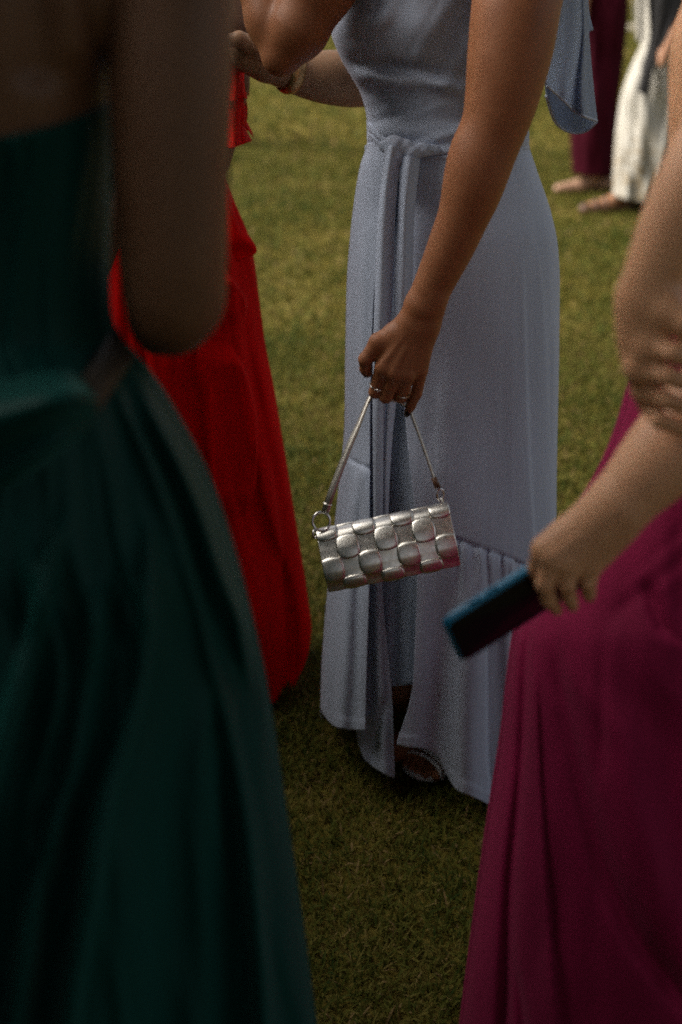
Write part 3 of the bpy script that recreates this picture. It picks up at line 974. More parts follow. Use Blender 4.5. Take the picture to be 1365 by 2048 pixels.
    RF = [fold(stepA, (10, 30), (0.003, 0.008), 'step', 120, side=-1, soft=2.6, ends=(True, False)), fold(stepB, (8, 20), (0.004, 0.008), 'step', 90, side=-1, soft=2.6, ends=(True, False)),
          fold([(600, 1108), (800, 1107), (1100, 1106)], 5, 0.005, 'ridge', 80),
          fold([(620, 985), (900, 975), (1100, 960)], 45, -0.006, 'ridge', 150), fold([(700, 900), (950, 890), (1050, 885)], 26, 0.006, 'ridge', 120),
          tier(seamR, 1.7, True),
          fold([(1090, 955), (1250, 948), (1400, 940), (1600, 935)], (24, 44), (0.008, 0.030), 'ridge', 140, ends=(True, False)),
          fold([(1100, 890), (1300, 882), (1480, 872), (1560, 880)], (20, 34), (-0.006, -0.022), 'ridge', 140, ends=(True, False)),
          fold([(1120, 972), (1300, 973), (1500, 975), (1600, 982)], (26, 30), (-0.010, -0.026), 'step', 120, side=1, ends=(True, False)),
          fold([(1150, 1012), (1400, 1020)], 14, 0.010, 'ridge', 120, ends=(True, False)), drape(5.3, 70, 420, 0.0035), fan(F, 2.7, 22, 0.0009, 500, 1400)]
    edgeR = [(300, 800), (500, 800), (640, 802), (840, 812), (1015, 829), (1100, 834), (1168, 835), (1293, 830), (1368, 826), (1412, 818), (1450, 806), (1490, 795), (1640, 795)]
    hemR = [(0, 1490), (.06, 1494), (.17, 1497), (.24, 1507), (.29, 1530), (.34, 1562), (.39, 1582), (.46, 1591), (.52, 1599), (.62, 1612), (.8, 1600), (.92, 1540), (1, 1470)]
    pr = front(F, edgeR, None, 285, hemR, 190, 300, off=0.006, folds=RF)
    # left front panel
    edgeL = [(300, 800), (500, 760), (620, 747), (840, 741), (1000, 740), (1180, 739), (1300, 735), (1462, 731), (1640, 729)]
    LF = [tier(seamL, 4.2, False), fold([(330, 745), (560, 728), (900, 722)], 12, 0.004), fold([(560, 702), (800, 700), (900, 700)], 5, 0.004),
          fold([(930, 712), (1100, 700), (1300, 690), (1460, 682)], (9, 16), (0.004, 0.011), 'ridge', 90, ends=(True, False)),
          fold([(940, 725), (1200, 716), (1450, 705)], (6, 12), (-0.004, -0.009), 'ridge', 90, ends=(True, False)), drape(8.8, 40, 380, 0.003)]
    hemL = [(0, 1418), (.08, 1432), (.35, 1455), (.6, 1459), (1, 1462)]
    pl = front(F, None, edgeL, 285, hemL, 90, 260, off=0.012, folds=LF)
    # second layer behind it, and the shorter lining
    l2a = [(285, 760), (620, 735), (1000, 728), (1300, 722), (1462, 714), (1530, 735), (1560, 760)]
    l2b = [(285, 815), (620, 790), (900, 768), (1180, 766), (1300, 776), (1400, 785), (1555, 790)]
    hem2 = [(0, 1520), (.3, 1541), (.6, 1551), (1, 1556)]
    p2 = front(F, l2a, l2b, 285, hem2, 60, 220, off=-0.020, folds=[fold([(700, 758), (1100, 752), (1300, 758), (1540, 768)], (8, 16), (0.004, 0.018), 'ridge', 120, ends=(True, False)),
               fold([(1380, 772), (1470, 756), (1550, 742)], 9, -0.010, 'ridge', 50), drape(2.2, 30, 260, 0.003)])
    ln = front(F, [(285, 730), (1370, 752)], [(285, 900), (1370, 880)], 290, [(0, 1366), (.3, 1372), (.6, 1368), (1, 1366)], 60, 160, off=-0.055, folds=[drape(9.1, 30, 300, 0.006)])
    bk = back(F, 285, 1440, 70, 80, waves=((6, 0.02), (11, 0.012)))
    make_mesh("skirt", *join([pr, pl, p2, bk]), M['blue'], dress, thick=0.0016)
    make_mesh("lining", *ln, M['blue'], dress, thick=0.0016)
    # ---- belt, knot and hanging tails
    def beltf(y0f, y1f, x0, x1, off, seed):
        n, m = 110, 26
        u = np.linspace(0, 1, n); x = x0 + (x1 - x0) * u
        yt, yb = spl(y0f)(x), spl(y1f)(x)
        vv = np.linspace(0, 1, m)[:, None]
        y = yt + (yb - yt) * vv
        xx = np.broadcast_to(x, y.shape)
        D, q = F.depth(xx, y)
        cr = 0.52 + 0.16 * np.sin(xx / 60.0 + seed)
        puff = 0.010 * np.sqrt(np.clip(1 - (2 * vv - 1) ** 2, 0, 1)) - 0.0045 * np.exp(-((vv - cr) / 0.09) ** 2)
        return P(xx, y, D - off - puff), grid_faces(n, m)
    w1 = beltf([(735, 243), (765, 268), (800, 290), (880, 289), (960, 282), (1057, 262)], [(735, 278), (765, 300), (800, 322), (880, 322), (960, 308), (1057, 290)], 736, 1057, 0.004, 0)
    b1 = back(F, [(0, 243), (1, 262)], [(0, 278), (1, 290)], 40, 8, off=0.010)
    belt = make_mesh("belt", *join([w1, b1]), M['blue'], dress, thick=0.003)
    K = Sculpt()
    Yk = 2.135
    K.chain([P(772, 292, Yk + .006), P(790, 290, Yk - .006), P(812, 296, Yk - .004), P(826, 312, Yk + .004)], [.010, .013, .012, .009], 0.004)
    K.chain([P(806, 322, Yk + .004), P(822, 306, Yk - .008), P(845, 300, Yk), P(870, 300, Yk + .008)], [.007, .011, .010, .008], 0.003)
    K.chain([P(785, 288, Yk - .004), P(790, 318, Yk - .008), P(786, 350, Yk + .002)], [.012, .014, .010], 0.004)
    kv, kq = K.build(0.0018)
    kv = kv + np.array([0, -1, 0.3]) * (0.0003 * np.sin((kv[:, 0] * 0.8 + kv[:, 2]) * 520) + 0.0004 * np.sin((kv[:, 2] - kv[:, 0]) * 340 + 1))[:, None]
    make_mesh("knot", kv, kq, M['blue'], dress)
    def tail(rows, wob):
        return sheet(rows, 36, 160, wob)
    w_ = lambda u, v: 0.0035 * np.sin(u * 6.5 + v * 2.2 + .5) * sstep(0, .12, v)
    T1 = [[(774, 296, 2.125), (786, 290, 2.108), (803, 300, 2.122)], [(766, 350, 2.116), (778, 350, 2.100), (797, 350, 2.114)], [(757, 440, 2.104), (772, 440, 2.088), (790, 440, 2.106)], [(752, 560, 2.094), (768, 560, 2.080), (787, 560, 2.102)],
          [(747, 740, 2.084), (762, 740, 2.070), (776, 740, 2.094)], [(747, 900, 2.078), (757, 900, 2.068), (768, 900, 2.086)], [(748, 1060, 2.076), (755, 1060, 2.068), (766, 1060, 2.086)], [(746, 1163, 2.074), (752, 1168, 2.068), (762, 1160, 2.086)]]
    make_mesh("tail", *tail(T1, w_), M['blue'], belt, thick=0.002)
    T2 = [[(800, 318, 2.126), (818, 312, 2.108), (840, 318, 2.128)], [(801, 350, 2.112), (818, 345, 2.096), (836, 350, 2.118)], [(797, 440, 2.104), (812, 440, 2.084), (828, 440, 2.110)], [(791, 540, 2.096), (810, 540, 2.078), (825, 540, 2.104)], [(788, 640, 2.092), (804, 640, 2.076), (816, 640, 2.100)],
          [(774, 820, 2.086), (780, 820, 2.076), (790, 820, 2.10)], [(769, 960, 2.086), (773, 960, 2.078), (779, 960, 2.098)], [(768, 1090, 2.084), (771, 1096, 2.078), (776, 1090, 2.096)]]
    make_mesh("tail", *tail(T2, w_), M['blue'], belt, thick=0.002)
    # ---- fluttering sleeve
    SL = [[(1095, -190, 2.13), (1135, -195, 2.17), (1150, -190, 2.25)],
          [(1098, -60, 2.10), (1150, -60, 2.15), (1172, -50, 2.26)],
          [(1092, 60, 2.08), (1155, 60, 2.12), (1178, 65, 2.25)],
          [(1088, 150, 2.08), (1140, 165, 2.10), (1187, 170, 2.22)],
          [(1095, 172, 2.09), (1127, 200, 2.09), (1150, 223, 2.11), (1172, 234, 2.14), (1195, 242, 2.185)]]
    s1 = sheet(SL, 60, 90, lambda u, v: (0.020 * np.sin(u * 8.5 + 0.6 + v) + 0.010 * np.sin(u * 19.0 + 2.0 * v)) * (0.25 + 0.75 * v))
    SB = [[(1120, -190, 2.30), (1140, -195, 2.32), (1152, -190, 2.28)], [(1100, 0, 2.27), (1140, 0, 2.30), (1172, 0, 2.29)], [(1090, 110, 2.23), (1140, 115, 2.28), (1180, 110, 2.27)],
          [(1091, 170, 2.18), (1105, 195, 2.23), (1135, 210, 2.26), (1165, 208, 2.26), (1188, 190, 2.24)], [(1093, 192, 2.13), (1108, 238, 2.18), (1128, 259, 2.22), (1152, 266, 2.23), (1175, 261, 2.22), (1195, 243, 2.19)]]
    s2 = sheet(SB, 60, 90, lambda u, v: 0.006 * np.sin(u * 9.0 + 2) * v)
    SC = [[(1120, -180, 2.27), (1150, -190, 2.31)], [(1140, -60, 2.28), (1172, -60, 2.33)], [(1150, 20, 2.28), (1178, 20, 2.32)], [(1160, 72, 2.27), (1187, 60, 2.28)]]
    s3 = sheet([[r[0], ((r[0][0] + r[1][0]) / 2, (r[0][1] + r[1][1]) / 2, r[0][2] - .01), r[1]] for r in SC], 20, 40)
    slv = make_mesh("sleeve", *join([s1, s2, s3]), M['blue_thin'], dress, thick=0.0012)
    hm = s1[0][-1]
    make_mesh("hem", *tube(hm[::2], 0.0022, 6), M['blue'], slv)
    hm = s2[0][-1]
    make_mesh("hem", *tube(hm[::2], 0.0022, 6), M['blue'], slv)
    # ---- rings and nails
    ax = P(751, 784, Y + .003) - P(767, 736, Y - .010)
    ring_on(who, "ring", P(754, 771, Y - .0005), ax, .0104, M['steel'], True)
    ax = P(802, 793, Y + .005) - P(815, 749, Y - .010)
    ring_on(who, "ring", P(804, 786, Y + .003), ax, .0102, M['gold'], True, .0012)
    nail(who, P(728.5, 746, Y - .000), P(735, 752, Y + .008) - P(731, 719, Y), (-1, -0.75, 0.1), .0052, .0075)
    nail(who, P(814.5, 827, Y + .0065), P(814, 833, Y + .012) - P(822, 812, Y + .008), (-0.25, -1, .2), .0042, .0066)
    return who
build_blue()
# ================================================================== handbag
def build_bag():
    Yb = 1.915
    A, B_, C_ = P(627, 1067, Yb), P(893, 1012, Yb + .004), P(657, 1185, Yb - .030)
    org = thing("handbag", "silver woven leather handbag hanging from a short strap", "handbag", tuple(C_))
    ex = (B_ - A); W = np.linalg.norm(ex); ex /= W
    ez = (A - C_); H = np.linalg.norm(ez); ez = ez - ex * (ez @ ex); ez /= np.linalg.norm(ez)
    en = np.cross(ex, ez)
    if en[1] > 0: en = -en                                   # towards the viewer
    O = C_
    T = 0.042                                                # depth of the bag
    # profile from the back of the top edge over the roll and down the front
    rr = 0.014
    prof = [(-T, H * .94)] + [(-T * .6, H + .001), (-rr * 1.2, H + .001)] + [(-rr + rr * math.sin(a), H - rr + rr * math.cos(a)) for a in np.linspace(0.15, math.pi / 2, 8)] + [(.004, H * .68), (.0065, H * .5), (.0065, H * .33), (.004, H * .16), (-.001, 0.004), (-.004, -.0005)]
    prof = np.array([(n_, z_, 0) for n_, z_ in prof])
    L = np.concatenate([[0], np.cumsum(np.linalg.norm(np.diff(prof, axis=0), axis=1))])
    def pr(s):
        s = np.clip(s, 0, L[-1])
        n_ = np.interp(s, L, prof[:, 0]); z_ = np.interp(s, L, prof[:, 1])
        return n_, z_
    def surf(x, s, hgt):
        n_, z_ = pr(s); n2, z2 = pr(s + .002); n1, z1 = pr(s - .002)
        tn, tz = n2 - n1, z2 - z1
        l = np.sqrt(tn ** 2 + tz ** 2) + 1e-9
        nn, nz = -tz / l, tn / l
        sag = 0.0035 * np.sin(np.pi * np.clip(x / W, 0, 1))
        return O + x[..., None] * ex + (z_ + nz * hgt - 0.0)[..., None] * ez + (n_ + nn * hgt + sag)[..., None] * en
    # body: closed rounded block behind the woven face
    full = np.concatenate([prof[:, :2], [(-T * .6, -.001), (-T, .01)]])
    m = len(full); cols = 9
    V = []
    for c in range(cols):
        x = W * (0.006 + .988 * c / (cols - 1))
        sh = 0.0012
        pts = full + np.array([-.5 * T, H / 2]) * 0
        cen = full.mean(0); pts = cen + (full - cen) * (1 - 0.03)
        V.append(O + x * ex + pts[:, :1] * en + pts[:, 1:] * ez)
    V = np.concatenate(V)
    Fq = grid_faces(m, cols, wrap=True)
    V = np.concatenate([V, [V[:m].mean(0)], [V[-m:].mean(0)]]); k = len(V) - 2
    i = np.arange(m); j = (i + 1) % m
    Ft = np.concatenate([np.stack([j, i, np.full(m, k)], -1), np.stack([i + (cols - 1) * m, j + (cols - 1) * m, np.full(m, k + 1)], -1)])
    make_mesh("body", V, [Fq, Ft], M['silver'], org)
    # woven squares
    NC = 7; pc = W / NC
    s_top = L[2] - .006
    ph = 0.0300
    n = 19
    p, q = np.meshgrid(np.linspace(-1, 1, n), np.linspace(-1, 1, n))
    for row in range(-1, 5):
        for col in range(NC):
            s0 = s_top + row * ph; s1 = min(s0 + ph, L[-1] - .0015)
            s0 = max(s0, .001)
            if s1 - s0 < .006: continue
            cx, hs = (col + .5) * pc, (s1 - s0) / 2; cs = (s0 + s1) / 2
            over = (row + col) % 2 == 0
            jx, jz = rng.normal(0, .0004, 2)
            if over:
                x = cx + jx + p * pc / 2 * (1.02 + .19 * (1 - q ** 2)); s = cs + jz + q * hs * (1.02 + .19 * (1 - p ** 2))
                hg = .0020 * (1 - q ** 2) + .0008 * (1 - p ** 2) + .0016 - .0012 * np.maximum(np.abs(p), np.abs(q)) ** 22
            else:
                x = cx + p * pc / 2 * 1.03; s = cs + q * hs * 1.04
                hg = -.0002 + .0016 * (q ** 2) * (1 - .6 * p ** 2)
            x = np.clip(x, 0.0005, W - .0005)
            make_mesh("woven_panel", surf(x, s, hg), grid_faces(n, n), M['silver'], org, thick=0.0009)
    # rings and strap
    def torus(name, c, r, tr, nrm, sc=1.0, parent=org, mat=M['steel']):
        t, a, b = frame(np.asarray(nrm, float), np.array([0, 0.2, 1.0]))
        th = np.linspace(0, 2 * np.pi, 40, endpoint=False)
        path = np.asarray(c) + r * (np.cos(th)[:, None] * a * sc + np.sin(th)[:, None] * b)
        return make_mesh(name, *tube(path, tr, 10, closed=True, ref=t), mat, parent)
    torus("ring", P(643, 1043, Yb + .004), .0128, .0019, (.15, -1, .3), 1.08)
    torus("link", P(630, 1068, Yb + .006), .0048, .0015, (1, -.5, .2), 1.3)
    torus("ring", P(881, 989, Yb + .02), .0055, .0014, (.5, -1, .2), 1.5)
    torus("link", P(885, 1004, Yb + .018), .0045, .0013, (1, -.3, .2), 1.4)
    torus("link", P(888, 1014, Yb + .014), .0040, .0013, (.3, -1, .2), 1.3)
    pts = [(651, 1024, Yb + .004), (662, 990, 1.918), (690, 915, 1.935), (717, 850, 1.955), (741, 793, 1.978), (752, 787, 1.984), (775, 797, 1.985), (800, 803, 1.987), (820, 818, 1.984), (824, 830, 1.978), (846, 890, 1.958), (868, 955, 1.940), (876, 976, 1.936)]
    path = smooth_path([P(*q_) for q_ in pts], 90)
    sides = []
    dd = np.gradient(path, axis=0)
    n_ = len(path)
    for i_ in range(n_):
        t_ = i_ / (n_ - 1)
        t, a, b = frame(dd[i_], np.array([0, -1.0, 0]))
        ang = np.interp(t_, [0, .12, .30, .40, .6, 1], [.10, .25, .80, 1.25, 1.38, 1.42])
        sides.append(math.cos(ang) * b + math.sin(ang) * a)
    wd = np.interp(np.linspace(0, 1, n_), [0, .1, .45, 1], [.0110, .0108, .0085, .0066])
    make_mesh("strap", *ribbon(path, wd, np.array(sides)), M['pewter'], org, thick=0.0030)
    i0 = 5
    make_mesh("strap_end", *ribbon(path[:i0], wd[:i0] * 1.1, np.array(sides)[:i0]), M['silver'], org, thick=0.0045)
    make_mesh("strap_end", *tube([path[-1], path[-5]], [.0045, .0040], 10), M['tanleather'], org)
build_bag()
# ================================================================== person in the magenta dress, and the phone
def build_magenta():
    cxw = float(P(1500, 700, 1.45)[0])
    who = thing("person", "person in a long magenta dress, gripping one arm and holding a phone", "person", (cxw, 1.45, 0))
    S = Sculpt()
    h, f, r = trunk(S, cxw, 1.47, 1.66, math.radians(185), waist=0.09)
    v1, q1 = S.build(0.010)
    A = Sculpt()
    # arm with the phone
    ar = [(1560, 120, 1.42, .058), (1530, 400, 1.36, .052), (1478, 730, 1.27, .044)]
    fo = [(1478, 730, 1.27, .044), (1400, 838, 1.23, .0435), (1335, 906, 1.215, .0395), (1275, 970, 1.205, .0325), (1228, 1022, 1.20, .0275)]
    limb(A, ar[:-1] + fo, n=40)
    Y = 1.195
    A.cone(P(1232, 1016, Y + .003), P(1205, 1045, Y + .002), .0265, .0235, 0.012)
    mc = dict(i=(1090, 1098, Y - .002, .0125), m=(1108, 1117, Y - .010, .0125), r=(1140, 1125, Y - .010, .0120), p=(1180, 1134, Y - .004, .0110))
    for k, st in (('i', (1190, 1035)), ('m', (1200, 1045)), ('r', (1212, 1052)), ('p', (1225, 1058))):
        x, y, d, rr = mc[k]
        A.cone(P(st[0], st[1], Y + .003), P(x, y, d), .0175, rr, 0.014)
        A.ell(P(x - 2, y + 1, d - .007), (.008, .006, .008), 0.006)
    A.ell(P(1165, 1090, Y + .012), (.034, .014, .030), 0.015)
    for k in 'mr':
        x, y, d, rr = mc[k]
        A.cone(P(x + 50, y - 42, Y - .0165), P(x + 5, y - 8, d - .0075), .002, .003, 0.006)
    F_ = dict(i=[mc['i'], (1074, 1136, Y + .004, .0086), (1080, 1166, Y + .026, .0078), (1096, 1182, Y + .036, .0066)],
              m=[mc['m'], (1090, 1168, Y - .014, .0084), (1099, 1200, Y - .004, .0072), (1114, 1219, Y + .010, .0058)],
              r=[mc['r'], (1134, 1168, Y - .013, .0080), (1140, 1196, Y - .003, .0069), (1146, 1213, Y + .008, .0055)],
              p=[mc['p'], (1177, 1164, Y - .009, .0076), (1178, 1184, Y + .000, .0067), (1180, 1194, Y + .006, .0054)])
    for k, L in F_.items():
        A.chain([P(*q[:3]) for q in L], [q[3] for q in L], 0.0028, 0.003)
    A.chain([P(1185, 1060, Y + .02), P(1140, 1115, Y + .045), P(1105, 1150, Y + .052), P(1085, 1168, Y + .054)], [.017, .0125, .0105, .008], 0.008)
    v2, q2 = A.build(0.0024)
    # arm whose hand grips the other
    G = Sculpt()
    Y = 1.165
    up = [(1600, 20, 1.30, .056), (1520, 150, 1.24, .050), (1470, 250, 1.20, .040), (1408, 340, 1.18, .034), (1345, 450, 1.17, .0275), (1303, 552, 1.165, .0235)]
    limb(G, up, n=30)
    G.cone(P(1318, 556, Y + .012), P(1306, 580, Y + .012), .021, .021, 0.012)
    mc = [(1303, 690, Y - .012, .0130), (1282, 735, Y - .006, .0122), (1290, 778, Y + .004, .0108), (1298, 808, Y + .012, .0092)]
    st = [(1308, 590), (1296, 592), (1288, 600), (1286, 612)]
    for (x, y, d, rr), s_ in zip(mc, st):
        G.cone(P(s_[0], s_[1], Y + .002), P(x, y, d), .019, rr, 0.014)
    G.ell(P(1284, 650, Y + .002), (.016, .014, .034), 0.015)
    G.ell(P(1298, 694, Y - .018), (.010, .007, .010), 0.008)
    G.ell(P(1274, 738, Y - .014), (.009, .007, .010), 0.008)
    fi = [[mc[0], (1345, 706, Y - .032, .0082), (1400, 728, Y - .022, .0078), (1440, 742, Y + .012, .008)],
          [mc[1], (1335, 752, Y - .029, .0081), (1400, 774, Y - .020, .0077), (1440, 785, Y + .014, .008)],
          [mc[2], (1330, 799, Y - .023, .0077), (1400, 824, Y - .016, .0072), (1435, 830, Y + .014, .0074)],
          [mc[3], (1320, 841, Y - .014, .0070), (1370, 859, Y - .011, .0066), (1410, 858, Y + .010, .0068)]]
    for L in fi: G.chain([P(*q[:3]) for q in L], [q[3] for q in L], 0.0028, 0.003)
    G.cone(P(1303, 592, Y), P(1335, 622, Y - .016), .017, .0145, 0.012)
    G.chain([P(1335, 622, Y - .016), P(1368, 645, Y - .026), P(1398, 690, Y - .022), P(1406, 705, Y - .018)], [.0145, .0115, .0100, .008], 0.006)
    v3, q3 = G.build(0.0024)
    make_mesh("body", *join([(v1, q1), (v2, q2), (v3, q3)]), M['skin_fair'], who)
    hair(who, h, f, r, 0.35)
    # dress
    F = Form([(-150, 1440, 1640, 1.46, .13), (100, 1400, 1660, 1.46, .14), (300, 1385, 1660, 1.46, .13), (560, 1345, 1660, 1.46, .12), (700, 1292, 1680, 1.46, .13), (780, 1264, 1690, 1.46, .14), (870, 1238, 1720, 1.46, .15), (960, 1202, 1760, 1.46, .165), (1080, 1130, 1800, 1.46, .18),
              (1200, 1068, 1850, 1.46, .20), (1290, 1029, 1890, 1.46, .22), (1490, 1004, 1960, 1.46, .25), (1718, 969, 2030, 1.46, .28), (2048, 925, 2120, 1.46, .31), (2170, 910, 2150, 1.46, .32)])
    FO = [fold([(1150, 1100), (1290, 1055), (1500, 1046), (1800, 1020), (2000, 1013), (2160, 1005)], (9, 16), (-0.010, -0.030), 'ridge', 120, ends=(True, False)),
          fold([(1200, 1105), (1390, 1126), (1531, 1155), (1738, 1212), (1904, 1296), (1990, 1367), (2160, 1500)], (16, 34), (-0.008, -0.022), 'ridge', 160, ends=(True, False)),
          fold([(1300, 1075), (1490, 1080), (1987, 1112), (2160, 1125)], (22, 26), (0.008, 0.016), 'step', 160, side=-1, ends=(True, False)),
          fold([(1200, 1190), (1500, 1230), (1800, 1330), (2160, 1480)], (40, 60), (0.006, 0.018), 'ridge', 160, ends=(True, False)),
          fold([(1150, 1290), (1260, 1330), (1300, 1380)], 18, -0.008, 'ridge', 50),
          fold([(1900, 1030), (2160, 1060)], (6, 14), (-0.006, -0.02), 'ridge', 80, ends=(True, False)),
          fold([(1240, 1205), (1600, 1204)], 14, -0.006, 'ridge', 120), drape(6.6, 80, 500, 0.005), fan(F, 4.1, 9, 0.006, 700, 1900)]
    fr = front(F, None, None, -150, 2168, 260, 300, folds=FO, full=True)
    bk = back(F, -150, 2168, 80, 90, waves=((7, 0.02), (12, 0.012)))
    dress = make_mesh("dress", *join([fr, bk]), M['magenta'], who, thick=0.002)
    # phone
    A0 = P(889, 1250, 1.172)
    Wv = np.array([.28, .51, -.81]); Wv /= np.linalg.norm(Wv)
    Lv = P(1075, 1153, 1.205) - A0; Lv /= np.linalg.norm(Lv); Lv -= Wv * (Lv @ Wv); Lv /= np.linalg.norm(Lv)
    N = np.cross(Lv, Wv)
    if N[1] > 0: N = -N                          # the side turned to the viewer
    ph = thing("phone", "dark phone in a bright blue case, pointing down from a hand", "phone", tuple(A0))
    def slab(name, l0, l1, w0, w1, n0, n1, mat, parent, rad=.010):
        c = []
        for (cx, cy, a0) in ((l1 - rad, w1 - rad, 0), (l0 + rad, w1 - rad, 90), (l0 + rad, w0 + rad, 180), (l1 - rad, w0 + rad, 270)):
            for a in np.linspace(a0, a0 + 90, 7): c.append((cx + rad * math.cos(math.radians(a)), cy + rad * math.sin(math.radians(a))))
        c = np.array(c); n = len(c)
        rows = []
        e = min(.0016, abs(n1 - n0) * .3)
        cen = c.mean(0)
        for nn, ins in ((n0, e), (n0 + math.copysign(e, n1 - n0), 0), (n1 - math.copysign(e, n1 - n0), 0), (n1, e)):
            cc = cen + (c - cen) * (1 - ins / .04)
            rows.append(A0 + cc[:, :1] * Lv + cc[:, 1:] * Wv + nn * N)
        V = np.concatenate(rows); V = np.concatenate([V, [V[:n].mean(0)], [V[3 * n:4 * n].mean(0)]])
        i = np.arange(n); j = (i + 1) % n
        Ft = np.concatenate([np.stack([j, i, np.full(n, 4 * n)], -1), np.stack([i + 3 * n, j + 3 * n, np.full(n, 4 * n + 1)], -1)])
        return make_mesh(name, V, [grid_faces(n, 4, wrap=True), Ft], mat, parent, bevel=0)
    slab("case", 0, .158, 0, .077, -.0095, .0, M['case_blue'], ph, .011)
    slab("screen", .0028, .1552, .0028, .0742, -.0005, .0007, M['screen'], ph, .009)
    b = []
    for x0 in (.030, .048):
        c = A0 + Lv * x0 - Wv * .0006 + N * -.0048
        make_mesh("button", *tube([c, c + Lv * .012], .0014, 8), M['case_blue'], ph)
build_magenta()

# ================================================================== person in the emerald dress
def build_green():
    cxw = float(P(-70, 500, 1.160)[0])
    who = thing("person", "person in an emerald green gown seen close from behind", "person", (cxw, 1.160, 0))
    F = Form([(-260, -260, 190, 1.150, .10), (-120, -330, 232, 1.150, .125), (0, -340, 240, 1.150, .13), (200, -330, 230, 1.150, .125), (400, -310, 217, 1.150, .115), (600, -310, 214, 1.150, .11), (680, -320, 226, 1.150, .112), (720, -330, 255, 1.150, .118), (760, -340, 292, 1.150, .125), (850, -370, 352, 1.150, .14),
              (1000, -420, 428, 1.150, .16), (1200, -480, 490, 1.150, .19), (1400, -520, 535, 1.150, .21), (1600, -560, 566, 1.150, .23), (1800, -600, 596, 1.150, .245), (2048, -650, 630, 1.150, .26), (2420, -720, 668, 1.150, .28)])
    S = Sculpt()
    h, f, r = trunk(S, cxw, 1.150, 1.66, math.radians(75), waist=0.08)
    v1, q1 = S.build(0.010)
    # bare back
    fr = front(F, None, None, -260, 330, 120, 100, off=-0.004, full=True,
               folds=[fold([(-200, 120), (0, 150), (160, 175)], 45, 0.012), fold([(-200, 60), (200, 75)], 40, -0.010), fold([(-250, -55), (320, -60)], 22, -0.012)])
    bk = back(F, -260, 330, 50, 50)
    A = Sculpt()
    for L in ([(300, -260, 1.130, .056), (330, -130, 1.110, .053), (338, 0, 1.100, .0475), (342, 200, 1.090, .0455), (342, 400, 1.085, .0435), (346, 530, 1.085, .0415), (350, 585, 1.088, .0355), (353, 640, 1.095, .0215)],
              [(350, 600, 1.090, .037), (342, 622, 1.150, .037), (332, 632, 1.230, .034), (318, 640, 1.340, .026)]):
        limb(A, L, 0.014, 30)
    A.ell(P(314, 645, 1.390), (.02, .05, .03), 0.02)
    for j in range(4):
        A.chain([P(308, 628 + 11 * j, 1.420), P(298, 630 + 12 * j, 1.465), P(280, 640 + 11 * j, 1.485)], [.009, .008, .006], 0.004)
    v2, q2 = A.build(0.004)
    A2 = Sculpt()
    A2.chain([P(-380, -200, 1.150), P(-420, 200, 1.130), P(-420, 560, 1.130)], [.052, .045, .038], 0.02, 0.02)
    A2.chain([P(-420, 560, 1.130), P(-330, 620, 1.250), P(-230, 640, 1.330)], [.038, .033, .024], 0.01, 0.01)
    v3, q3 = A2.build(0.006)
    make_mesh("body", *join([(v1, q1), fr, bk, (v2, q2), (v3, q3)]), M['skin_brown'], who)
    hair(who, h, f, r, 0.0)
    top = [(0, 285), (.45, 280), (.62, 272), (.8, 250), (.93, 222), (1, 200)]
    FO = [fold([(720, 200), (1000, 330), (1300, 420), (1700, 500), (2048, 530), (2400, 560)], (13, 20), (0.014, 0.034), 'ridge', 120, ends=(True, False)),
          fold([(760, 270), (1000, 390), (1150, 440), (1260, 480), (1400, 500)], (13, 13), (0.014, 0.030), 'ridge', 120),
          fold([(760, 230), (1000, 350), (1400, 440), (2048, 470), (2400, 480)], (24, 40), (-0.010, -0.040), 'ridge', 140, ends=(True, False)),
          fold([(1000, 300), (1300, 290), (1600, 215), (1900, 160), (2100, 130), (2400, 100)], (15, 20), (0.014, 0.044), 'ridge', 200, ends=(True, False)),
          fold([(1100, 210), (1500, 150), (1800, 70), (2100, 20)], (16, 20), (0.014, 0.038), 'ridge', 200, ends=(True, False)),
          fold([(1050, 240), (1400, 220), (1700, 140), (2000, 90)], (16, 24), (-0.008, -0.022), 'ridge', 200, ends=(True, False)),
          fold([(1000, 130), (1300, 60), (1500, 0), (1800, -80)], (15, 20), (0.014, 0.034), 'ridge', 150, ends=(True, False)),
          fold([(1100, 370), (1500, 350), (2048, 330)], (50, 70), (-0.006, -0.03), 'ridge', 200, ends=(True, False)), drape(1.3, 90, 700, 0.006), fan(F, 1.9, 20, 0.010, 700, 1500)]
    fd = front(F, None, None, top, 2390, 280, 320, off=0.004, folds=FO, full=True)
    bd = back(F, [(0, 285), (1, 200)], 2390, 80, 90, waves=((7, 0.02), (12, 0.012)), off=0.004)
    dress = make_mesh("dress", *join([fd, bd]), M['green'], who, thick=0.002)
    # sash: narrow band at the waist and a draped lobe of cloth
    n, m = 60, 10
    u = np.linspace(0, 1, n); vv = np.linspace(0, 1, m)[:, None]
    x = 60 + (250 - 60) * u; yc = spl([(60, 890), (120, 850), (180, 790), (215, 735), (250, 684)])(x)
    y = yc + (vv - .5) * 62; xx = x + (vv - .5) * 36
    D, q = F.depth(xx, y)
    make_mesh("sash", P(xx, y, D - .012 - .008 * np.sin(np.pi * vv)), grid_faces(n, m), M['taupe'], dress, thick=0.003)
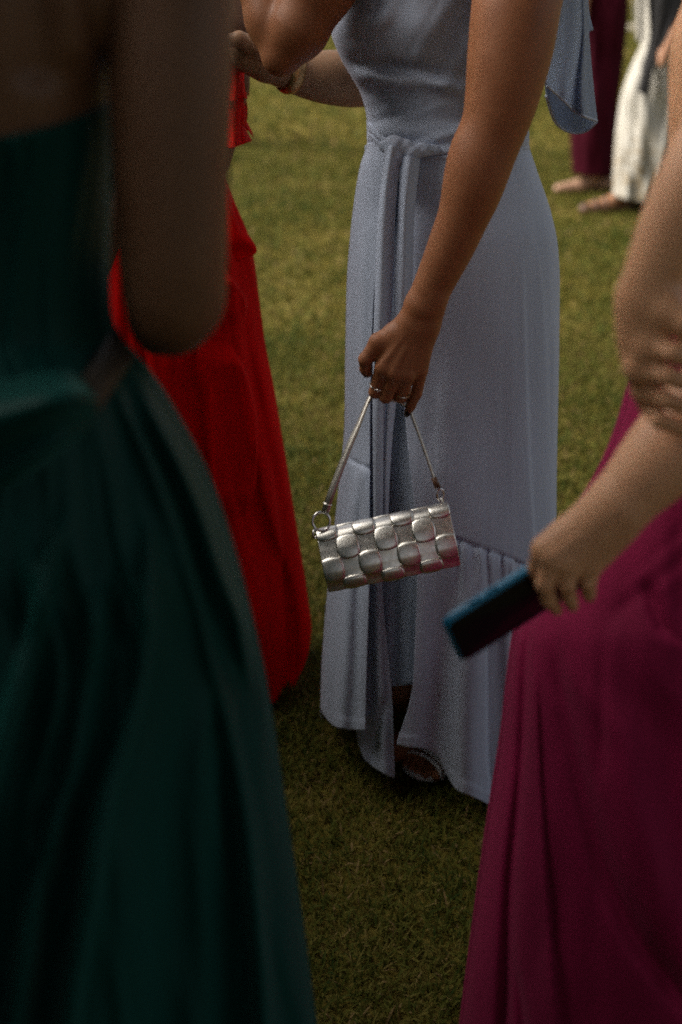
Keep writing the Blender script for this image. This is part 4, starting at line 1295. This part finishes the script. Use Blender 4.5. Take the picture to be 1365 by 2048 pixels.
    R = [[(-300, 760, 1.055), (-120, 758, 1.030), (0, 762, 1.020), (80, 748, 1.015), (140, 748, 1.023), (176, 770, 1.045)],
         [(-300, 810, 1.017), (-120, 810, 0.982), (0, 800, 0.972), (90, 790, 0.967), (150, 790, 0.977), (192, 808, 1.007)],
         [(-300, 880, 1.012), (-120, 880, 0.977), (0, 860, 0.967), (90, 840, 0.962), (145, 835, 0.977), (186, 836, 1.012)],
         [(-300, 980, 1.022), (-120, 960, 0.987), (0, 935, 0.972), (70, 905, 0.972), (120, 880, 0.987), (165, 866, 1.022)],
         [(-300, 1060, 1.052), (-120, 1040, 1.022), (0, 1000, 1.002), (60, 960, 1.002), (110, 920, 1.017), (150, 885, 1.037)]]
    make_mesh("draped_bow", *sheet(R, 90, 60, lambda u, v: 0.010 * np.sin(v * 13 + u * 3 + 1) * sstep(0, .2, v) * (1 - sstep(.85, 1, v))), M['green'], dress, thick=0.004)
build_green()

# ================================================================== person in the red dress
def build_red():
    cxw = float(P(300, 600, 2.6)[0])
    who = thing("person", "person in a long scarlet dress with ruffled sleeves", "person", (cxw, 2.6, 0))
    S = Sculpt()
    h, f, r = trunk(S, cxw, 2.62, 1.66, math.radians(-20), waist=0.085)
    v1, q1 = S.build(0.010)
    A = Sculpt()
    A.chain([P(400, -160, 2.6), P(452, -40, 2.52), P(462, 60, 2.47), P(458, 170, 2.45)], [.052, .046, .040, .032], 0.02, 0.02)
    A.chain([P(458, 170, 2.45), P(450, 250, 2.42), P(436, 318, 2.40)], [.032, .028, .022], 0.012, 0.01)
    A.ell(P(425, 345, 2.39), (.018, .028, .035), 0.015)
    for j in range(4):
        A.chain([P(418 + 5 * j, 365, 2.38 + .012 * j), P(410 + 5 * j, 395, 2.37 + .012 * j), P(402 + 5 * j, 405, 2.38 + .012 * j)], [.0085, .0075, .006], 0.003)
    v2, q2 = A.build(0.004)
    make_mesh("body", *join([(v1, q1), (v2, q2)]), M['skin_brown'], who)
    hair(who, h, f, r, 0.3)
    F = Form([(-260, 200, 400, 2.6, .10), (-100, 170, 425, 2.6, .13), (150, 180, 425, 2.6, .12), (330, 190, 440, 2.6, .115), (400, 170, 466, 2.6, .13), (495, 150, 503, 2.6, .15), (600, 135, 518, 2.6, .165), (690, 125, 530, 2.6, .17), (770, 115, 546, 2.6, .175), (900, 100, 568, 2.6, .185),
              (1050, 80, 592, 2.6, .195), (1180, 65, 613, 2.6, .20), (1262, 55, 623, 2.6, .205), (1410, 50, 626, 2.6, .21)])
    FO = [fold([(847, 517), (956, 545), (1120, 564), (1312, 566), (1400, 560)], (40, 40), (-0.018, -0.034), 'step', 120, side=1, soft=5, ends=(True, False)),
          fold([(677, 452), (765, 498), (847, 513), (956, 512), (1044, 486)], (50, 60), 0.028, 'step', 60, side=-1),
          fold([(535, 446), (610, 492), (660, 485)], (40, 30), 0.028, 'step', 40, side=-1),
          fold([(420, 450), (600, 500), (770, 515), (850, 520)], (14, 18), -0.014, 'ridge', 90),
          fold([(760, 420), (900, 428), (1060, 430)], (6, 8), 0.016, 'step', 70, side=1), fold([(740, 400), (900, 410), (1100, 410)], 16, -0.014, 'ridge', 90),
          fold([(680, 300), (900, 335), (1000, 345)], (14, 18), 0.012, 'ridge', 90), fold([(680, 360), (900, 372)], 18, -0.010, 'ridge', 90),
          fold([(1000, 500), (1200, 515), (1380, 530)], (12, 18), (0.006, 0.016), 'ridge', 120, ends=(True, False)), drape(4.4, 45, 380, 0.004), fan(F, 3.3, 11, 0.022, 300, 1000)]
    hem = [(0, 1330), (.2, 1400), (.6, 1412), (.80, 1405), (.88, 1408), (.915, 1392), (.955, 1350), (.985, 1310), (1, 1262)]
    fr = front(F, None, None, -260, hem, 260, 300, folds=FO, full=True)
    bk = back(F, -260, [(0, 1330), (1, 1268)], 70, 80, waves=((7, 0.02), (12, 0.012)))
    dress = make_mesh("dress", *join([fr, bk]), M['red'], who, thick=0.002)
    # cascade corner that stands off the hip
    R = [[(446, 380, 2.49), (456, 392, 2.48), (466, 405, 2.50)], [(452, 440, 2.47), (472, 448, 2.46), (489, 456, 2.49)], [(460, 490, 2.46), (490, 488, 2.45), (513, 497, 2.48)], [(474, 524, 2.475), (492, 516, 2.47), (506, 511, 2.50)]]
    make_mesh("ruffle", *sheet(R, 24, 24, lambda u, v: 0.006 * np.sin(u * 7 + v * 2)), M['red'], dress, thick=0.002)
    # ruffled sleeve in two tiers
    T1 = [[(438, 128, 2.40), (455, 125, 2.37), (475, 128, 2.38), (489, 140, 2.44)], [(436, 165, 2.39), (456, 170, 2.36), (476, 165, 2.36), (489, 168, 2.43)], [(430, 196, 2.37), (462, 203, 2.34), (478, 194, 2.36), (495, 198, 2.42)]]
    T2 = [[(440, 180, 2.42), (456, 182, 2.39), (474, 182, 2.39), (487, 185, 2.44)], [(441, 230, 2.41), (460, 232, 2.37), (478, 230, 2.38), (493, 236, 2.44)], [(442, 258, 2.40), (462, 262, 2.36), (478, 258, 2.38), (489, 252, 2.44)], [(436, 288, 2.39), (460, 296, 2.34), (482, 290, 2.36), (504, 282, 2.42)]]
    for T in (T1, T2):
        s = sheet(T, 60, 40, lambda u, v: (0.008 * np.sin(u * 15 + 1 + v) + 0.006 * np.sin(u * 8 + v * 3)) * (0.4 + 0.6 * v))
        bkv = s[0].copy(); bkv[..., 1] = 2.46 + (2.46 - bkv[..., 1]) * 0.8
        make_mesh("sleeve", *join([s, (bkv, s[1][:, ::-1])]), M['red'], dress, thick=0.0015)
build_red()

# ================================================================== person hidden behind the blue dress, forearm showing
def build_hidden():
    cxw = float(P(915, 300, 2.80)[0])
    who = thing("person", "person behind the blue dress, bent forearm wearing a gold cuff", "person", (cxw, 2.8, 0))
    S = Sculpt()
    h, f, r = trunk(S, cxw, 2.82, 1.63, math.radians(200), waist=0.085, sh=0.12)
    v1, q1 = S.build(0.010)
    A = Sculpt()
    A.chain([P(850, -170, 2.74), P(815, 0, 2.64), P(780, 150, 2.55)], [.052, .047, .043], 0.02, 0.02)
    for L in ([(780, 152, 2.54, .044), (715, 158, 2.46, .0455), (660, 155, 2.42, .043), (612, 150, 2.40, .036), (572, 140, 2.38, .030), (538, 131, 2.36, .026)],):
        limb(A, L, 0.012, 30)
    Y = 2.35
    mc = [(470, 92, Y, .0125), (465, 105, Y + .018, .0125), (468, 118, Y + .034, .0118), (476, 128, Y + .046, .0105)]
    for x, y, d, rr in mc: A.cone(P(530, 126, Y + .01), P(x, y, d), .021, rr, 0.014)
    A.ell(P(500, 108, Y - .006), (.030, .018, .026), 0.015)
    for x, y, d, rr in mc:
        A.chain([P(x, y, d), P(x - 40, y - 2, d + .004), P(x - 58, y + 16, d + .006), P(x - 52, y + 34, d + .006)], [rr * .85, .0092, .0082, .007], 0.003)
    A.chain([P(512, 95, Y - .02), P(478, 78, Y - .03), P(445, 84, Y - .03), P(428, 96, Y - .026)], [.016, .012, .010, .008], 0.006)
    v2, q2 = A.build(0.0028)
    make_mesh("body", *join([(v1, q1), (v2, q2)]), M['skin_olive'], who)
    hair(who, h, f, r, 0.25)
    # cuff: a broad gold band
    a, b = P(572, 141, 2.38), P(590, 146, 2.388)
    t, e1, e2 = frame(b - a, np.array([0, 0, 1.0]))
    th = np.linspace(0, 2 * np.pi, 49)[:-1]
    rows = [a + (b - a) * s + (.0325 + .0025 * math.sin(s * math.pi)) * (np.cos(th)[:, None] * e1 + np.sin(th)[:, None] * e2) for s in np.linspace(-.15, 1.15, 7)]
    make_mesh("cuff_bracelet", np.concatenate(rows), grid_faces(48, 7, wrap=True), M['gold'], who, thick=0.002)
    F = Form([(-180, 850, 990, 2.8, .10), (0, 815, 1010, 2.8, .12), (250, 840, 1000, 2.8, .10), (450, 800, 1030, 2.8, .15), (800, 790, 1040, 2.8, .17), (1230, 770, 1050, 2.8, .20)])
    dress = make_mesh("dress", *join([front(F, None, None, -180, 1225, 90, 110, folds=[drape(7.7, 40, 300, 0.008)], full=True), back(F, -180, 1225, 40, 40, waves=((7, .02),))]), M['rose'], who, thick=0.002)
build_hidden()

# ================================================================== guests further back
def simple_person(label, F, y0, y1, mat, skinm, cx_px, Yc, face, hz=1.64, group=None, hemd=None, seed=1.0, amp=0.02):
    cxw = float(P(cx_px, 300, Yc)[0])
    who = thing("person", label, "person", (cxw, Yc, 0), group)
    S = Sculpt()
    h, f, r = trunk(S, cxw, Yc, hz, face, waist=0.075, slim=0.6, legs=False)
    hair(who, h, f, r, 0.25)
    dress = make_mesh("dress", *join([front(F, None, None, y0, hemd or y1, 70, 110, folds=[drape(seed, 14, 70, amp)], full=True), back(F, y0, y1, 40, 40, waves=((7, .02),))]), mat, who, thick=0.003)
    return who, S, dress, h, f, r

def build_far():
    grp = "guests further back on the lawn"
    # maroon
    F = Form([(-110, 1165, 1240, 8.3, .12), (0, 1165, 1258, 8.3, .14), (110, 1160, 1249, 8.3, .13), (200, 1148, 1238, 8.3, .17), (270, 1142, 1232, 8.3, .18), (360, 1148, 1230, 8.3, .18)])
    who, S, dress, h, f, r = simple_person("person in a long dark maroon dress, walking far behind the blue sleeve", F, -110, 355, M['maroon'], M['skin_bg'], 1195, 8.3, math.radians(190), group=grp, hemd=[(0, 348), (.5, 352), (1, 350)], seed=2.0)
    S.chain([P(1170, -60, 8.2), P(1160, 30, 8.15), P(1130, 90, 8.1)], [.05, .04, .026], 0.02, 0.02)
    for x, y in ((1150, 372), (1196, 368)):
        g = ground(x, y + 8) - (0, 0, .012)
        S.chain([P(1195, 20, 8.3), (P(1195, 20, 8.3) + g + (.11, .02, .08)) / 2, g + (.11, .02, .08), g + (.0, 0, .045)], [.07, .05, .034, .026], 0.02, 0.02)
    make_mesh("body", *S.build(0.012), M['skin_bg'], who)
    for x, y in ((1150, 372), (1196, 368)):
        T = Sculpt(); g = ground(x, y + 8) - (0, 0, .012)
        T.chain([g + (.11, .02, .07), g + (.03, 0, .04), g + (-.10, -.02, .022)], [.035, .038, .026], 0.02, 0.02)
        T.chain([g + (.12, .02, .06), g + (.12, .02, .006)], [.014, .008], 0.008)
        make_mesh("shoe", *T.build(0.008), M['nude'], who)
    # white skirt with a charcoal shawl
    F = Form([(-140, 1292, 1368, 7.7, .12), (0, 1290, 1370, 7.7, .13), (90, 1284, 1372, 7.7, .13), (120, 1270, 1378, 7.7, .15), (200, 1243, 1385, 7.7, .19), (300, 1231, 1392, 7.7, .21), (410, 1226, 1396, 7.7, .22)])
    who, S, dress, h, f, r = simple_person("person in a long white embroidered skirt with a charcoal shawl", F, -140, 400, M['lace'], M['skin_bg'], 1330, 7.7, math.radians(190), group=grp, hemd=[(0, 392), (.25, 402), (.6, 406), (1, 396)], seed=3.3, amp=0.03)
    S.chain([P(1355, -130, 7.72), P(1378, 10, 7.55), P(1352, 70, 7.45), P(1330, 108, 7.4)], [.05, .045, .036, .026], 0.02, 0.02)
    S.chain([P(1330, 108, 7.4), P(1324, 126, 7.38)], [.034, .022], 0.015, 0.01)
    for x, y in ((1208, 408), (1262, 396)):
        g = ground(x, y + 10) - (0, 0, .012)
        S.chain([P(1325, 30, 7.7), (P(1325, 30, 7.7) + g + (.12, .02, .16)) / 2, g + (.12, .02, .16), g + (.11, .02, .08), g + (.03, 0, .045), g + (-.085, -.02, .026)], [.07, .05, .034, .036, .036, .026], 0.02, 0.02)
    make_mesh("body", *S.build(0.010), M['skin_bg'], who)
    for x, y in ((1208, 408), (1262, 396)):
        T = Sculpt(); g = ground(x, y + 10) - (0, 0, .012)
        sh = Sculpt()
        sh.chain([g + (.13, .02, .012), g + (-.10, -.02, .010)], [.034, .040], 0.01); sh.cone(g + (.14, .02, .05), g + (.14, .02, .008), .02, .014, .01)
        sd_ = make_mesh("sandal", *sh.build(0.008), M['tanleather'], who)
        for o_, w_, z_ in (((.105, .02), .040, .085), ((.0, 0), .044, .0), ((-.05, -.01), .042, .0)):
            th = np.linspace(0, np.pi if z_ == 0 else 2 * np.pi, 24)
            c0 = g + np.array([o_[0], o_[1], z_ if z_ else .012])
            pp = c0 + (np.stack([0 * th, np.cos(th) * w_, np.sin(th) * (.062 + o_[0] * .25)], -1) if z_ == 0 else np.stack([np.cos(th) * w_, np.sin(th) * w_, 0 * th], -1))
            make_mesh("strap", *tube(pp, .010, 8), M['tanleather'], sd_)
    R = [[(1296, -110, 7.58), (1330, -120, 7.50), (1372, -110, 7.58)], [(1296, 0, 7.56), (1330, 0, 7.46), (1376, 0, 7.54)], [(1300, 70, 7.54), (1325, 75, 7.44), (1350, 60, 7.50)], [(1286, 130, 7.50), (1300, 140, 7.44), (1312, 130, 7.46)], [(1276, 180, 7.46), (1288, 190, 7.44), (1300, 184, 7.45)]]
    make_mesh("shawl", *sheet(R, 40, 60, lambda u, v: 0.02 * np.sin(u * 14 + v * 5)), M['grey'], who, thick=0.004)
    R = [[(1260, -90, 7.5), (1275, -92, 7.46), (1290, -90, 7.5)], [(1268, 20, 7.5), (1278, 20, 7.46), (1288, 20, 7.5)], [(1274, 80, 7.5), (1280, 84, 7.47), (1286, 80, 7.5)]]
    make_mesh("scarf", *sheet(R, 20, 30, lambda u, v: 0.02 * np.sin(u * 9 + v * 4)), M['white'], who, thick=0.004)
    # brown, at the frame's edge
    F = Form([(-150, 1372, 1440, 8.8, .12), (60, 1366, 1450, 8.8, .14), (180, 1354, 1452, 8.8, .16), (330, 1352, 1460, 8.8, .18)])
    who, S, dress, h, f, r = simple_person("person in dark brown clothes at the edge, just past the white skirt", F, -150, 345, M['brownfab'], M['skin_bg'], 1405, 8.8, math.radians(180), group=grp, seed=5.0)
    make_mesh("body", *S.build(0.014), M['skin_bg'], who)
    # royal blue, almost hidden behind the red sleeve
    F = Form([(-150, 385, 440, 10.2, .12), (60, 380, 446, 10.2, .14), (200, 376, 454, 10.2, .16), (315, 370, 466, 10.2, .18)])
    who, S, dress, h, f, r = simple_person("person in royal blue far off, hem peeking below the red sleeve", F, -150, 312, M['royal'], M['skin_bg'], 415, 10.2, math.radians(200), group=grp, seed=6.0)
    make_mesh("body", *S.build(0.014), M['skin_bg'], who)
build_far()
